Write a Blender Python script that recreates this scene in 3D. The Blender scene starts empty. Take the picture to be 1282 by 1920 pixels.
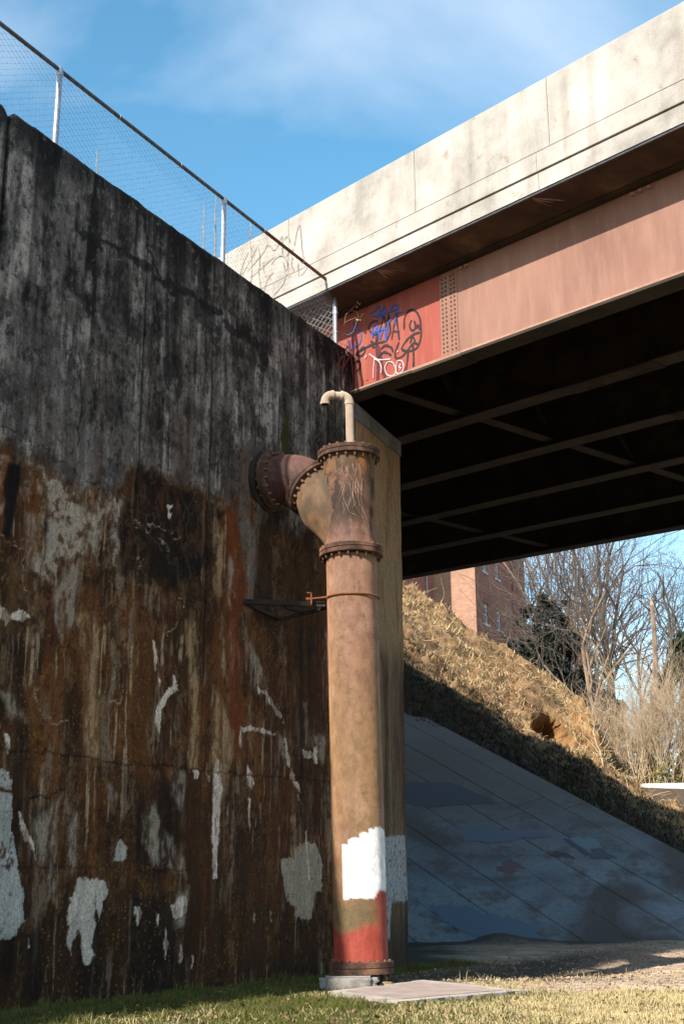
import bpy, math, random
import numpy as np
from mathutils import Vector, Matrix

random.seed(7)
RNG = np.random.RandomState(7)
SC = bpy.context.scene
COL = SC.collection

# ------------------------------------------------------------------ camera
FOC, CAMH = 2400.0, 1.2
_u = np.array([-50.0, 7990.0, FOC]); _u /= np.linalg.norm(_u)
_h = np.array([0, 0, 1.0]) - _u[2] * _u; _h /= np.linalg.norm(_h)
_r = np.cross(_u, _h)
if _r[0] < 0: _r = -_r
CAM = np.array([0, 0, CAMH])
cam_data = bpy.data.cameras.new('camera')
cam = bpy.data.objects.new('camera', cam_data); COL.objects.link(cam)
M = Matrix.Identity(4)
for i, row in enumerate((_r, _h, _u)):
    M[i][0], M[i][1], M[i][2] = row[0], row[1], -row[2]
M[2][3] = CAMH
cam.matrix_world = M
cam_data.sensor_fit = 'VERTICAL'; cam_data.sensor_height = 36.0
cam_data.lens = FOC / 1920 * 36.0
cam_data.clip_start = 0.1; cam_data.clip_end = 3000
SC.camera = cam

# ------------------------------------------------------------------ light
SUN_BEAR, SUN_TAN = 215.2, 0.62
_az = math.radians(SUN_BEAR)
SUN_DIR = Vector((math.sin(_az), math.cos(_az), SUN_TAN)).normalized()
sd = bpy.data.lights.new('sun', 'SUN'); sd.energy = 5.0; sd.angle = math.radians(0.53); sd.color = (1.0, 0.95, 0.87)
so = bpy.data.objects.new('sun', sd); COL.objects.link(so)
so.rotation_euler = SUN_DIR.to_track_quat('Z', 'Y').to_euler(); so.location = (-30, -40, 60)

world = bpy.data.worlds.new('World'); SC.world = world; world.use_nodes = True
nt = world.node_tree; nt.nodes.clear()
def wn(t, **k):
    n_ = nt.nodes.new(t)
    for a, v in k.items(): setattr(n_, a, v)
    return n_
sky = wn('ShaderNodeTexSky', sky_type='NISHITA', sun_disc=False)
sky.sun_elevation = math.atan(SUN_TAN); sky.sun_rotation = _az
sky.altitude = 50; sky.air_density = 1.0; sky.dust_density = 0.6; sky.ozone_density = 1.6
bg = wn('ShaderNodeBackground'); bg.inputs['Strength'].default_value = 0.075
wo = wn('ShaderNodeOutputWorld')
tc = wn('ShaderNodeTexCoord')
sep = wn('ShaderNodeSeparateXYZ'); nt.links.new(tc.outputs['Generated'], sep.inputs[0])
# project the direction on a cloud layer
add = wn('ShaderNodeMath', operation='ADD'); add.inputs[1].default_value = 0.12
nt.links.new(sep.outputs['Z'], add.inputs[0])
mx = wn('ShaderNodeMath', operation='MAXIMUM'); mx.inputs[1].default_value = 0.05
nt.links.new(add.outputs[0], mx.inputs[0])
vd = wn('ShaderNodeVectorMath', operation='DIVIDE')
cb = wn('ShaderNodeCombineXYZ')
for k in range(3): nt.links.new(mx.outputs[0], cb.inputs[k])
nt.links.new(tc.outputs['Generated'], vd.inputs[0]); nt.links.new(cb.outputs[0], vd.inputs[1])
mp = wn('ShaderNodeMapping'); mp.inputs['Rotation'].default_value = (0, 0, 0.6); mp.inputs['Scale'].default_value = (1.0, 1.3, 1)
mp.inputs['Location'].default_value = (4.75, 3.3, 0)
nt.links.new(vd.outputs[0], mp.inputs['Vector'])
cn = wn('ShaderNodeTexNoise'); cn.inputs['Scale'].default_value = 1.35; cn.inputs['Detail'].default_value = 9; cn.inputs['Roughness'].default_value = 0.5; cn.inputs['Distortion'].default_value = 0.5
nt.links.new(mp.outputs[0], cn.inputs['Vector'])
cr = wn('ShaderNodeValToRGB'); cr.color_ramp.elements[0].position = 0.44; cr.color_ramp.elements[1].position = 0.68
cr.color_ramp.elements[1].color = (0.55, 0.55, 0.55, 1)
nt.links.new(cn.outputs['Fac'], cr.inputs['Fac'])
cm = wn('ShaderNodeMix', data_type='RGBA'); cm.inputs[7].default_value = (8.6, 9.4, 10.6, 1)
sat = wn('ShaderNodeHueSaturation'); sat.inputs['Hue'].default_value = 0.480; sat.inputs['Saturation'].default_value = 1.20; sat.inputs['Value'].default_value = 2.15
nt.links.new(sky.outputs[0], sat.inputs['Color'])
nt.links.new(cr.outputs['Color'], cm.inputs[0]); nt.links.new(sat.outputs[0], cm.inputs[6])
nt.links.new(cm.outputs[2], bg.inputs['Color']); nt.links.new(bg.outputs[0], wo.inputs['Surface'])

SC.view_settings.view_transform = 'Standard'; SC.view_settings.look = 'None'
SC.view_settings.exposure = 0.80; SC.view_settings.gamma = 1.0; SC.view_settings.use_curve_mapping = False
SC.cycles.max_bounces = 6; SC.cycles.diffuse_bounces = 4

# ------------------------------------------------------------------ geometry helpers
def ray(x, y):
    c = np.array([x - 641, 960 - y, FOC]); return np.array([c @ _r, c @ _h, c @ _u])
def on_plane(x, y, p, nn):
    d = ray(x, y); return CAM + d * ((np.asarray(p) - CAM) @ nn) / (d @ nn)
def at_depth(x, y, D):
    d = ray(x, y); return CAM + d * D / d[1]
def on_z(x, y, z=0.0):
    d = ray(x, y); return CAM + d * (z - CAMH) / d[2]
Z3 = np.array([0, 0, 1.0])
W_ = np.array([0.4943, 0.8693, 0.0]); W_ /= np.linalg.norm(W_)      # along the retaining wall, away
N_ = np.array([W_[1], -W_[0], 0.0])                                   # out of the wall
P0 = np.array([-1.683, 18.971, 0.0])
WALL_H = 11.03
def wl(s, o, z): return P0 + s * W_ + o * N_ + z * Z3
B_ = np.array([-0.639, 0.769, 0.0]); B_ /= np.linalg.norm(B_)       # along the bridge, away to the left
BN = np.array([B_[1], -B_[0], 0.0])                                   # across the bridge, to its far side
BC = np.array([0.264, 22.393, 0.0]); GR = 0.0659
def br(t, w, z0): return BC + B_ * t + BN * w + Z3 * (z0 + GR * t)

def link(name, verts, faces, m=None, parent=None, smooth=False, edges=()):
    me = bpy.data.meshes.new(name)
    me.from_pydata([tuple(map(float, v)) for v in verts], edges, faces); me.update()
    if m: me.materials.append(m)
    if smooth: me.polygons.foreach_set('use_smooth', [True] * len(me.polygons))
    o = bpy.data.objects.new(name, me); COL.objects.link(o)
    if parent: o.parent = parent
    return o
def link_np(name, V, F, m=None, parent=None, smooth=False, cols=None):
    """numpy verts (n,3), faces (m,3|4)"""
    V = np.asarray(V, np.float32); F = np.asarray(F, np.int32); k = F.shape[1]
    me = bpy.data.meshes.new(name)
    me.vertices.add(len(V)); me.vertices.foreach_set('co', V.ravel())
    me.loops.add(F.size); me.loops.foreach_set('vertex_index', F.ravel())
    me.polygons.add(len(F)); me.polygons.foreach_set('loop_start', np.arange(0, F.size, k, dtype=np.int32))
    me.polygons.foreach_set('loop_total', np.full(len(F), k, np.int32))
    if smooth: me.polygons.foreach_set('use_smooth', np.ones(len(F), bool))
    me.update(calc_edges=True)
    for nm, arr in (cols or {}).items():
        a = me.color_attributes.new(nm, 'FLOAT_COLOR', 'POINT')
        if arr.shape[1] == 3: arr = np.hstack([arr, np.ones((len(arr), 1))])
        a.data.foreach_set('color', arr.astype(np.float32).ravel())
    if m: me.materials.append(m)
    o = bpy.data.objects.new(name, me); COL.objects.link(o)
    if parent: o.parent = parent
    return o
def tag(o, label=None, cat=None, group=None, kind=None):
    if label: o['label'] = label
    if cat: o['category'] = cat
    if group: o['group'] = group
    if kind: o['kind'] = kind
    return o
def root(name, loc, label, cat, group=None):
    o = bpy.data.objects.new(name, None); COL.objects.link(o); o.location = (0, 0, 0); o['origin_note'] = ''
    del o['origin_note']
    o.empty_display_size = 0.3
    return tag(o, label, cat, group)

class MB:
    def __init__(s): s.v = []; s.f = []
    def hexa(s, c):      # 8 corners: bottom 4 ccw, top 4 ccw
        i = len(s.v); s.v += [tuple(map(float, p)) for p in c]
        s.f += [(i, i+3, i+2, i+1), (i+4, i+5, i+6, i+7), (i, i+1, i+5, i+4), (i+1, i+2, i+6, i+5), (i+2, i+3, i+7, i+6), (i+3, i, i+4, i+7)]
        return s
    def brbox(s, t0, t1, w0, w1, z0, z1):   # box in bridge coordinates
        return s.hexa([br(t0, w0, z0), br(t1, w0, z0), br(t1, w1, z0), br(t0, w1, z0), br(t0, w0, z1), br(t1, w0, z1), br(t1, w1, z1), br(t0, w1, z1)])
    def box(s, c, ax, ay, az, hx, hy, hz):
        c, ax, ay, az = map(np.asarray, (c, ax, ay, az))
        q = []
        for k in (-1, 1):
            for (i, j) in ((-1, -1), (1, -1), (1, 1), (-1, 1)):
                q.append(c + ax * hx * i + ay * hy * j + az * hz * k)
        return s.hexa(q)
    def beam(s, a, b_, w, h, up=(0, 0, 1)):
        a = np.asarray(a, float); b_ = np.asarray(b_, float); d = b_ - a; L = np.linalg.norm(d); d /= L
        sx = np.cross(d, up); sx /= np.linalg.norm(sx); uz = np.cross(sx, d)
        return s.box((a + b_) / 2, d, sx, uz, L / 2, w / 2, h / 2)
    def tube(s, pts, rad, seg=12, cap=True):
        pts = [np.asarray(p, float) for p in pts]
        if not hasattr(rad, '__len__'): rad = [rad] * len(pts)
        rings = []; prev = None
        for i, p in enumerate(pts):
            d = pts[min(i+1, len(pts)-1)] - pts[max(i-1, 0)]; d /= np.linalg.norm(d) + 1e-12
            if prev is None:
                a = np.cross(d, (0, 0, 1)) if abs(d[2]) < 0.9 else np.cross(d, (1, 0, 0))
            else:
                a = prev - d * (prev @ d)
            a /= np.linalg.norm(a); prev = a; c = np.cross(d, a)
            st = len(s.v)
            for k in range(seg):
                an = 2 * math.pi * k / seg
                s.v.append(tuple(p + rad[i] * (math.cos(an) * a + math.sin(an) * c)))
            rings.append(st)
        for i in range(len(rings) - 1):
            A, Bq = rings[i], rings[i+1]
            for k in range(seg):
                k2 = (k + 1) % seg; s.f.append((A + k, A + k2, Bq + k2, Bq + k))
        if cap:
            s.f.append(tuple(rings[0] + k for k in range(seg))[::-1]); s.f.append(tuple(rings[-1] + k for k in range(seg)))
        return s
    def build(s, name, m, parent=None, smooth=False): 
        o = link(name, s.v, s.f, m, parent)
        if smooth:
            me = o.data
            me.polygons.foreach_set('use_smooth', [True] * len(me.polygons))
            try: me.set_sharp_from_angle(angle=math.radians(38))
            except Exception: pass
        return o

# vectorised value noise
_perm = RNG.randint(0, 2**31 - 1, 8)
def _hash(ix, iy, seed):
    h = (ix.astype(np.int64) * 374761393 + iy.astype(np.int64) * 668265263 + seed * 974634777) & 0xffffffff
    h = ((h ^ (h >> 13)) * 1274126177) & 0xffffffff
    return ((h ^ (h >> 16)) & 0xffff) / 65535.0
def vnoise(x, y, seed=0):
    x = np.asarray(x, float); y = np.asarray(y, float)
    ix = np.floor(x); iy = np.floor(y); fx = x - ix; fy = y - iy
    fx = fx * fx * (3 - 2 * fx); fy = fy * fy * (3 - 2 * fy)
    a = _hash(ix, iy, seed); b = _hash(ix+1, iy, seed); c = _hash(ix, iy+1, seed); d = _hash(ix+1, iy+1, seed)
    return (a * (1-fx) + b * fx) * (1-fy) + (c * (1-fx) + d * fx) * fy
def fbm(x, y, seed=0, o=5, g=0.5):
    t = 0; a = 1; n_ = 0
    for k in range(o):
        t = t + a * vnoise(x * 2**k + 17.3 * k, y * 2**k - 9.1 * k, seed + k); n_ += a; a *= g
    return t / n_
def ridged(x, y, seed=0, o=4):
    t = 0; a = 1; n_ = 0
    for k in range(o):
        t = t + a * (1 - np.abs(2 * vnoise(x * 2**k + 5.7 * k, y * 2**k + 3.3 * k, seed + k) - 1)); n_ += a; a *= 0.5
    return t / n_
def sstep(a, b, x):
    t = np.clip((x - a) / (b - a), 0, 1); return t * t * (3 - 2 * t)
def srgb(r, g, b):
    f = lambda c: (c/255/12.92) if c/255 <= 0.04045 else ((c/255 + 0.055)/1.055)**2.4
    return np.array([f(r), f(g), f(b)])

# ------------------------------------------------------------------ materials
class NB:
    def __init__(s, name):
        s.m = bpy.data.materials.new(name); s.m.use_nodes = True; s.t = s.m.node_tree; s.t.nodes.clear()
        s.out = s.n('ShaderNodeOutputMaterial'); s.b = s.n('ShaderNodeBsdfPrincipled'); s.b.inputs['Diffuse Roughness'].default_value = 1.0; s.l(s.b.outputs[0], s.out.inputs[0])
        s.tc = s.n('ShaderNodeTexCoord'); s.co = s.tc.outputs['Object']
    def n(s, t, **k):
        x = s.t.nodes.new(t)
        for a, v in k.items(): setattr(x, a, v)
        return x
    def l(s, a, b): s.t.links.new(a, b)
    def noise(s, scale=1, st=(1, 1, 1), detail=6, rough=0.6, dist=0.0, loc=(0, 0, 0), rot=(0, 0, 0)):
        mp = s.n('ShaderNodeMapping'); mp.inputs['Scale'].default_value = st; mp.inputs['Location'].default_value = loc; mp.inputs['Rotation'].default_value = rot
        s.l(s.co, mp.inputs[0]); x = s.n('ShaderNodeTexNoise')
        x.inputs['Scale'].default_value = scale; x.inputs['Detail'].default_value = detail; x.inputs['Roughness'].default_value = rough; x.inputs['Distortion'].default_value = dist
        s.l(mp.outputs[0], x.inputs['Vector']); return x.outputs['Fac']
    def voro(s, scale, st=(1, 1, 1), feature='F1'):
        mp = s.n('ShaderNodeMapping'); mp.inputs['Scale'].default_value = st; s.l(s.co, mp.inputs[0])
        x = s.n('ShaderNodeTexVoronoi', feature=feature); x.inputs['Scale'].default_value = scale; s.l(mp.outputs[0], x.inputs['Vector']); return x
    def ramp(s, fac, stops):
        x = s.n('ShaderNodeValToRGB'); e = x.color_ramp.elements
        while len(e) < len(stops): e.new(0.5)
        for i, (p, c) in enumerate(stops):
            e[i].position = p; e[i].color = (*c, 1) if hasattr(c, '__len__') else (c, c, c, 1)
        s.l(fac, x.inputs[0]); return x.outputs[0]
    def mix(s, fac, a, b, mode='MIX'):
        x = s.n('ShaderNodeMix', data_type='RGBA', blend_type=mode)
        for i, v in ((0, fac), (6, a), (7, b)):
            if isinstance(v, (int, float)): x.inputs[i].default_value = v
            elif hasattr(v, 'is_linked'): s.l(v, x.inputs[i])
            else: x.inputs[i].default_value = (*v, 1)
        return x.outputs[2]
    def math(s, op, a, b=0.0):
        x = s.n('ShaderNodeMath', operation=op)
        for i, v in ((0, a), (1, b)):
            if isinstance(v, (int, float)): x.inputs[i].default_value = v
            else: s.l(v, x.inputs[i])
        return x.outputs[0]
    def color(s, c):
        if hasattr(c, 'is_linked'): s.l(c, s.b.inputs['Base Color'])
        else: s.b.inputs['Base Color'].default_value = (*c, 1)
    def rough(s, v):
        if hasattr(v, 'is_linked'): s.l(v, s.b.inputs['Roughness'])
        else: s.b.inputs['Roughness'].default_value = v
    def bump(s, h, strength=0.5, dist=0.02):
        x = s.n('ShaderNodeBump'); x.inputs['Strength'].default_value = strength; x.inputs['Distance'].default_value = dist
        s.l(h, x.inputs['Height']); s.l(x.outputs[0], s.b.inputs['Normal'])
def simple(name, stops, scale=3, st=(1, 1, 1), rough=0.85, bump=0.4, bd=0.02, detail=8, metal=0.0, fine=60, spec=0.3, fstr=0.25):
    k = NB(name); f = k.noise(scale, st, detail)
    c = k.ramp(f, stops); g = k.noise(fine, (1, 1, 1), 3, 0.7)
    c = k.mix(fstr, c, k.ramp(g, [(0.25, 0.25), (0.75, 1.0)]), 'MULTIPLY') if fstr else c
    k.color(c); k.rough(rough); k.b.inputs['Metallic'].default_value = metal
    k.b.inputs['Specular IOR Level'].default_value = spec
    if bump: k.bump(k.math('ADD', f, k.math('MULTIPLY', g, 0.4)), bump, bd)
    return k.m

def attr_mat(name, rough=0.9, bump=0.5, bd=0.015, pebble=False, spec=0.25):
    k = NB(name); a = k.n('ShaderNodeAttribute', attribute_name='Col'); c = a.outputs['Color']
    g = k.noise(38, (1, 1, 0.8), 6, 0.85); g2 = k.noise(14, (1, 1, 0.25), 8, 0.75)
    c = k.mix(0.8, c, k.ramp(g, [(0.34, 0.25), (0.66, 1.5)]), 'MULTIPLY')
    c = k.mix(0.55, c, k.ramp(g2, [(0.3, 0.35), (0.7, 1.25)]), 'MULTIPLY')
    h = k.math('ADD', g, k.math('MULTIPLY', g2, 1.4))
    if pebble:
        mk = k.n('ShaderNodeAttribute', attribute_name='Mask')
        sx = k.n('ShaderNodeSeparateColor'); k.l(mk.outputs['Color'], sx.inputs[0])
        v = k.voro(19)
        dots = k.ramp(v.outputs['Distance'], [(0.16, 1.0), (0.40, 0.0)])
        vs = k.n('ShaderNodeSeparateColor'); k.l(v.outputs['Color'], vs.inputs[0])
        sel = k.ramp(vs.outputs[0], [(0.52, 0.0), (0.85, 1.0)])
        fac = k.math('MULTIPLY', k.math('MULTIPLY', dots, sel), sx.outputs[0])
        pc = k.ramp(vs.outputs[1], [(0.0, tuple(srgb(96, 66, 34))), (0.6, tuple(srgb(140, 104, 54))), (1.0, tuple(srgb(128, 112, 90)))])
        c = k.mix(fac, c, pc); h = k.math('ADD', h, k.math('MULTIPLY', fac, 1.2))
    k.color(c); k.rough(rough); k.b.inputs['Specular IOR Level'].default_value = spec
    k.bump(h, bump, bd); return k.m

M_wall = attr_mat('stained_concrete', pebble=True, bump=0.7, bd=0.03)
M_abut = attr_mat('ochre_stained_concrete', bump=0.5)
M_conc_dark = simple('old_dark_concrete', [(0.3, tuple(srgb(52, 50, 50))), (0.6, tuple(srgb(92, 90, 90))), (0.8, tuple(srgb(128, 126, 122)))], 1.5, (1, 1, 0.3), 0.9, 0.5)
M_rail = simple('galvanised_steel', [(0.3, (0.30, 0.31, 0.34)), (0.7, (0.55, 0.56, 0.60))], 8, (1, 1, 1), 0.45, 0.1, metal=0.6, spec=0.5)
M_wire = simple('galvanised_wire', [(0.3, (0.24, 0.25, 0.28)), (0.7, (0.36, 0.37, 0.40))], 8, (1, 1, 1), 0.6, 0, metal=0.1, spec=0.5, fstr=0)
M_wire2 = simple('pale_weathered_wire', [(0.3, (0.42, 0.38, 0.33)), (0.7, (0.60, 0.56, 0.50))], 8, (1, 1, 1), 0.6, 0, metal=0.1, fstr=0)
M_rail_dark = simple('tarnished_steel', [(0.3, (0.06, 0.065, 0.07)), (0.7, (0.16, 0.16, 0.17))], 6, (1, 1, 1), 0.6, 0.1, metal=0.3)
M_rail_rust = simple('rusty_rail', [(0.3, tuple(srgb(88, 52, 34))), (0.7, tuple(srgb(140, 84, 52)))], 6, (1, 1, 1), 0.8, 0.2)
M_rust = simple('dark_rusted_iron', [(0.30, tuple(srgb(46, 32, 26))), (0.5, tuple(srgb(92, 64, 50))), (0.70, tuple(srgb(142, 104, 82)))], 4, (1, 1, 1), 0.85, 0.5, 0.01, fine=90, fstr=0.5)
M_bolt = simple('bolt_rust', [(0.3, tuple(srgb(76, 52, 42))), (0.7, tuple(srgb(140, 104, 82)))], 5, (1, 1, 1), 0.6, 0.3, 0.005, fstr=0)
M_darksteel = simple('dark_steel', [(0.3, tuple(srgb(38, 30, 26))), (0.7, tuple(srgb(70, 54, 44)))], 4, (1, 1, 1), 0.8, 0.3)
M_strap = simple('orange_rust_strap', [(0.3, tuple(srgb(112, 66, 36))), (0.7, tuple(srgb(166, 106, 60)))], 7, (1, 1, 1), 0.8, 0.2)
M_vent = simple('chalky_pipe_paint', [(0.3, tuple(srgb(160, 134, 112))), (0.6, tuple(srgb(192, 172, 150))), (0.8, tuple(srgb(208, 192, 174)))], 3, (1, 1, 0.5), 0.7, 0.1, fstr=0.15)
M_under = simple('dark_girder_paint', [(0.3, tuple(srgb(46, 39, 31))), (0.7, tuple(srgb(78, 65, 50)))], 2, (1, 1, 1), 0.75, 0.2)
M_deckdark = simple('dark_deck_concrete', [(0.3, tuple(srgb(36, 32, 28))), (0.7, tuple(srgb(60, 54, 46)))], 2, (1, 1, 1), 0.9, 0.2)  # dark tone for the deck underside and cross-frame diagonals

def panel_mat():
    k = NB('streaked_dark_panel'); st = k.noise(2.4, (1, 1, .14), 8, .7); f = k.noise(1.2, (1, 1, 1), 8, .7); g = k.noise(38, (1, 1, .8), 6, .85)
    up = k.ramp(k.math('ADD', k.math('MULTIPLY', st, .6), k.math('MULTIPLY', f, .4)), [(0.38, tuple(srgb(34, 31, 29))), (0.62, tuple(srgb(128, 122, 112)))])
    lo = k.ramp(k.math('ADD', k.math('MULTIPLY', st, .5), k.math('MULTIPLY', f, .5)), [(0.36, tuple(srgb(38, 27, 18))), (0.5, tuple(srgb(96, 62, 32))), (0.66, tuple(srgb(134, 112, 84)))])
    sp = k.n('ShaderNodeSeparateXYZ'); k.l(k.co, sp.inputs[0]); zz = k.math('ADD', sp.outputs['Z'], k.math('MULTIPLY', f, 2.0))
    mr = k.n('ShaderNodeMapRange'); mr.inputs['From Min'].default_value = 8.2; mr.inputs['From Max'].default_value = 9.0; k.l(zz, mr.inputs[0])
    c = k.mix(mr.outputs[0], lo, up); c = k.mix(.7, c, k.ramp(g, [(0.34, 0.3), (0.66, 1.4)]), 'MULTIPLY'); k.color(c); k.rough(.9); k.bump(k.math('ADD', g, st), .5, .02); return k.m
M_panel = panel_mat()
M_shade_tone = simple('shade_tone_masonry', [(0.3, tuple(srgb(40, 32, 26))), (0.7, tuple(srgb(70, 56, 44)))], 1.5)  # masonry coloured dark to stand in for shade below the ledge
# sun-bleached parapet concrete
def parapet_mat():
    k = NB('bleached_parapet_concrete'); f = k.noise(0.8, (1, 1, 1), 8, 0.65); st = k.noise(1.4, (2.4, 2.4, 0.22), 7, 0.6, 0.3)
    c = k.ramp(f, [(0.30, tuple(srgb(148, 140, 130))), (0.46, tuple(srgb(186, 178, 168))), (0.68, tuple(srgb(214, 207, 197)))])
    c = k.mix(k.ramp(st, [(0.50, 0.0), (0.70, 0.34)]), c, tuple(srgb(146, 132, 116)))
    pt = k.noise(2.6, (1, 1, 1), 8, 0.7, 0.6, (3, 1, 0))
    c = k.mix(k.ramp(pt, [(0.60, 0.0), (0.66, 0.6)]), c, tuple(srgb(150, 130, 104)))
    g = k.noise(50, (1, 1, 1), 4, 0.75)
    c = k.mix(0.35, c, k.ramp(g, [(0.3, 0.45), (0.7, 1.1)]), 'MULTIPLY')
    k.color(c); k.rough(0.9); k.bump(k.math('ADD', f, g), 0.35, 0.02); return k.m
M_parapet = parapet_mat()
def web_mat(name, c0, c1, c2):
    k = NB(name); f = k.noise(0.7, (1, 1, 0.5), 7, 0.6); st = k.noise(3.0, (2.2, 2.2, 0.3), 6, 0.65)
    c = k.ramp(f, [(0.32, c0), (0.68, c1)])
    c = k.mix(k.ramp(st, [(0.45, 0.0), (0.75, 0.55)]), c, c2)
    g = k.noise(70, (1, 1, 1), 3, 0.8); c = k.mix(0.3, c, k.ramp(g, [(0.3, 0.5), (0.7, 1.1)]), 'MULTIPLY')
    k.color(c); k.rough(0.75); k.b.inputs['Specular IOR Level'].default_value = 0.25; k.bump(g, 0.15, 0.004); return k.m
M_web = web_mat('faded_brown_girder_paint', tuple(srgb(144, 104, 88)), tuple(srgb(170, 128, 110)), tuple(srgb(180, 144, 124)))
M_web_red = web_mat('red_girder_paint', tuple(srgb(160, 78, 66)), tuple(srgb(176, 96, 82)), tuple(srgb(178, 120, 98)))
M_flange = web_mat('flange_edge_paint', tuple(srgb(170, 130, 108)), tuple(srgb(196, 160, 138)), tuple(srgb(160, 112, 90)))
def flat(name, c, rough=0.8):
    k = NB(name); g = k.noise(30, (1, 1, 1), 4, 0.7); k.color(k.mix(0.3, c, k.ramp(g, [(0.3, 0.5), (0.7, 1.0)]), 'MULTIPLY')); k.rough(rough); return k.m
M_spray_black = flat('black_spray_paint', (0.030, 0.018, 0.020)); M_spray_blue = flat('blue_spray_paint', (0.05, 0.11, 0.42)); M_spray_white = flat('white_spray_paint', (0.58, 0.50, 0.49))
M_spray_brown = flat('faded_brown_spray_paint', (0.42, 0.34, 0.28)); M_spray_red = flat('dull_red_spray_paint', (0.13, 0.028, 0.03))

# main pipe: bands of paint by height, wrapped brush marks
def attr_plain(name, rough=0.75, bump=0.25, bd=0.008, f1=0.45):
    k = NB(name); a = k.n('ShaderNodeAttribute', attribute_name='Col'); c = a.outputs['Color']
    g = k.noise(42, (1, 1, 1), 6, 0.8); g2 = k.noise(9, (1, 1, 0.6), 8, 0.7)
    c = k.mix(0.6, c, k.ramp(g, [(0.33, 0.6), (0.67, 1.2)]), 'MULTIPLY')
    c = k.mix(0.7, c, k.ramp(g2, [(0.32, 0.5), (0.68, 1.2)]), 'MULTIPLY')
    k.color(c); k.rough(rough); k.b.inputs['Specular IOR Level'].default_value = 0.3
    k.bump(k.math('ADD', g, g2), bump, bd); return k.m
M_pipe = attr_plain('painted_rusty_pipe')
M_ground = attr_mat('turf_soil', bump=0.6, bd=0.04)
M_blade = NB('grass_blades'); 
_a = M_blade.n('ShaderNodeAttribute', attribute_name='Col'); M_blade.color(_a.outputs['Color']); M_blade.rough(0.8); M_blade.b.inputs['Specular IOR Level'].default_value = 0.15
M_blade = M_blade.m

# ------------------------------------------------------------------ polygons on the wall, traced in the photograph's frame and carried to the wall plane
def wall_sz(px, py):
    P = on_plane(px, py, P0, N_); return (P - P0) @ W_, P[2]
def poly_mask(S, Zz, pts, soft=0.03, jitter=0.05, seed=3, fj=9.0):
    """soft inside mask (0..1) of a polygon in (s,z), edges roughened"""
    pts = np.array(pts, float); lo = pts.min(0) - 0.25; hi = pts.max(0) + 0.25
    out = np.zeros(S.shape); sel = (S > lo[0]) & (S < hi[0]) & (Zz > lo[1]) & (Zz < hi[1])
    x = S[sel]; z = Zz[sel]
    x = x + jitter * (fbm(x * fj, z * fj * 0.5, seed, 4) - 0.5) * 2; z = z + jitter * (fbm(x * fj + 31, z * fj * 0.7, seed + 9, 4) - 0.5) * 2
    inside = np.zeros(x.shape, bool); dist = np.full(x.shape, 9.0)
    n_ = len(pts)
    for i in range(n_):
        x0, y0 = pts[i]; x1, y1 = pts[(i + 1) % n_]
        cond = ((y0 > z) != (y1 > z))
        xi = (x1 - x0) * (z - y0) / ((y1 - y0) if abs(y1 - y0) > 1e-9 else 1e-9) + x0
        inside ^= cond & (x < xi)
        dx, dy = x1 - x0, y1 - y0; L = dx*dx + dy*dy + 1e-12
        t = np.clip(((x - x0) * dx + (z - y0) * dy) / L, 0, 1)
        dist = np.minimum(dist, np.hypot(x - x0 - t * dx, z - y0 - t * dy))
    sdv = np.where(inside, -dist, dist)
    out[sel] = 1 - sstep(-soft, soft, sdv); return out
def line_mask(S, Zz, pts, wid, seed=5, jit=0.03):
    pts = np.array(pts, float); lo = pts.min(0) - 0.2; hi = pts.max(0) + 0.2
    out = np.zeros(S.shape); sel = (S > lo[0]) & (S < hi[0]) & (Zz > lo[1]) & (Zz < hi[1]); x = S[sel]; z = Zz[sel]
    x = x + jit * (fbm(x * 8, z * 8, seed, 3) - 0.5) * 2; z = z + jit * (fbm(x * 8 + 3, z * 8 + 9, seed + 2, 3) - 0.5) * 2
    d = np.full(x.shape, 9.0); 
    for i in range(len(pts) - 1):
        dx, dy = pts[i+1] - pts[i]; L = dx*dx + dy*dy + 1e-12
        t = np.clip(((x - pts[i][0]) * dx + (z - pts[i][1]) * dy) / L, 0, 1)
        d = np.minimum(d, np.hypot(x - pts[i][0] - t * dx, z - pts[i][1] - t * dy))
    w2 = wid * (0.5 + fbm(x * 6, z * 6, seed + 5, 3))
    out[sel] = 1 - sstep(w2 * 0.4, w2, d); return out
def mixc(col, mask, c, a=1.0):
    m = (mask * a)[..., None]; return col * (1 - m) + np.asarray(c) * m

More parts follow.
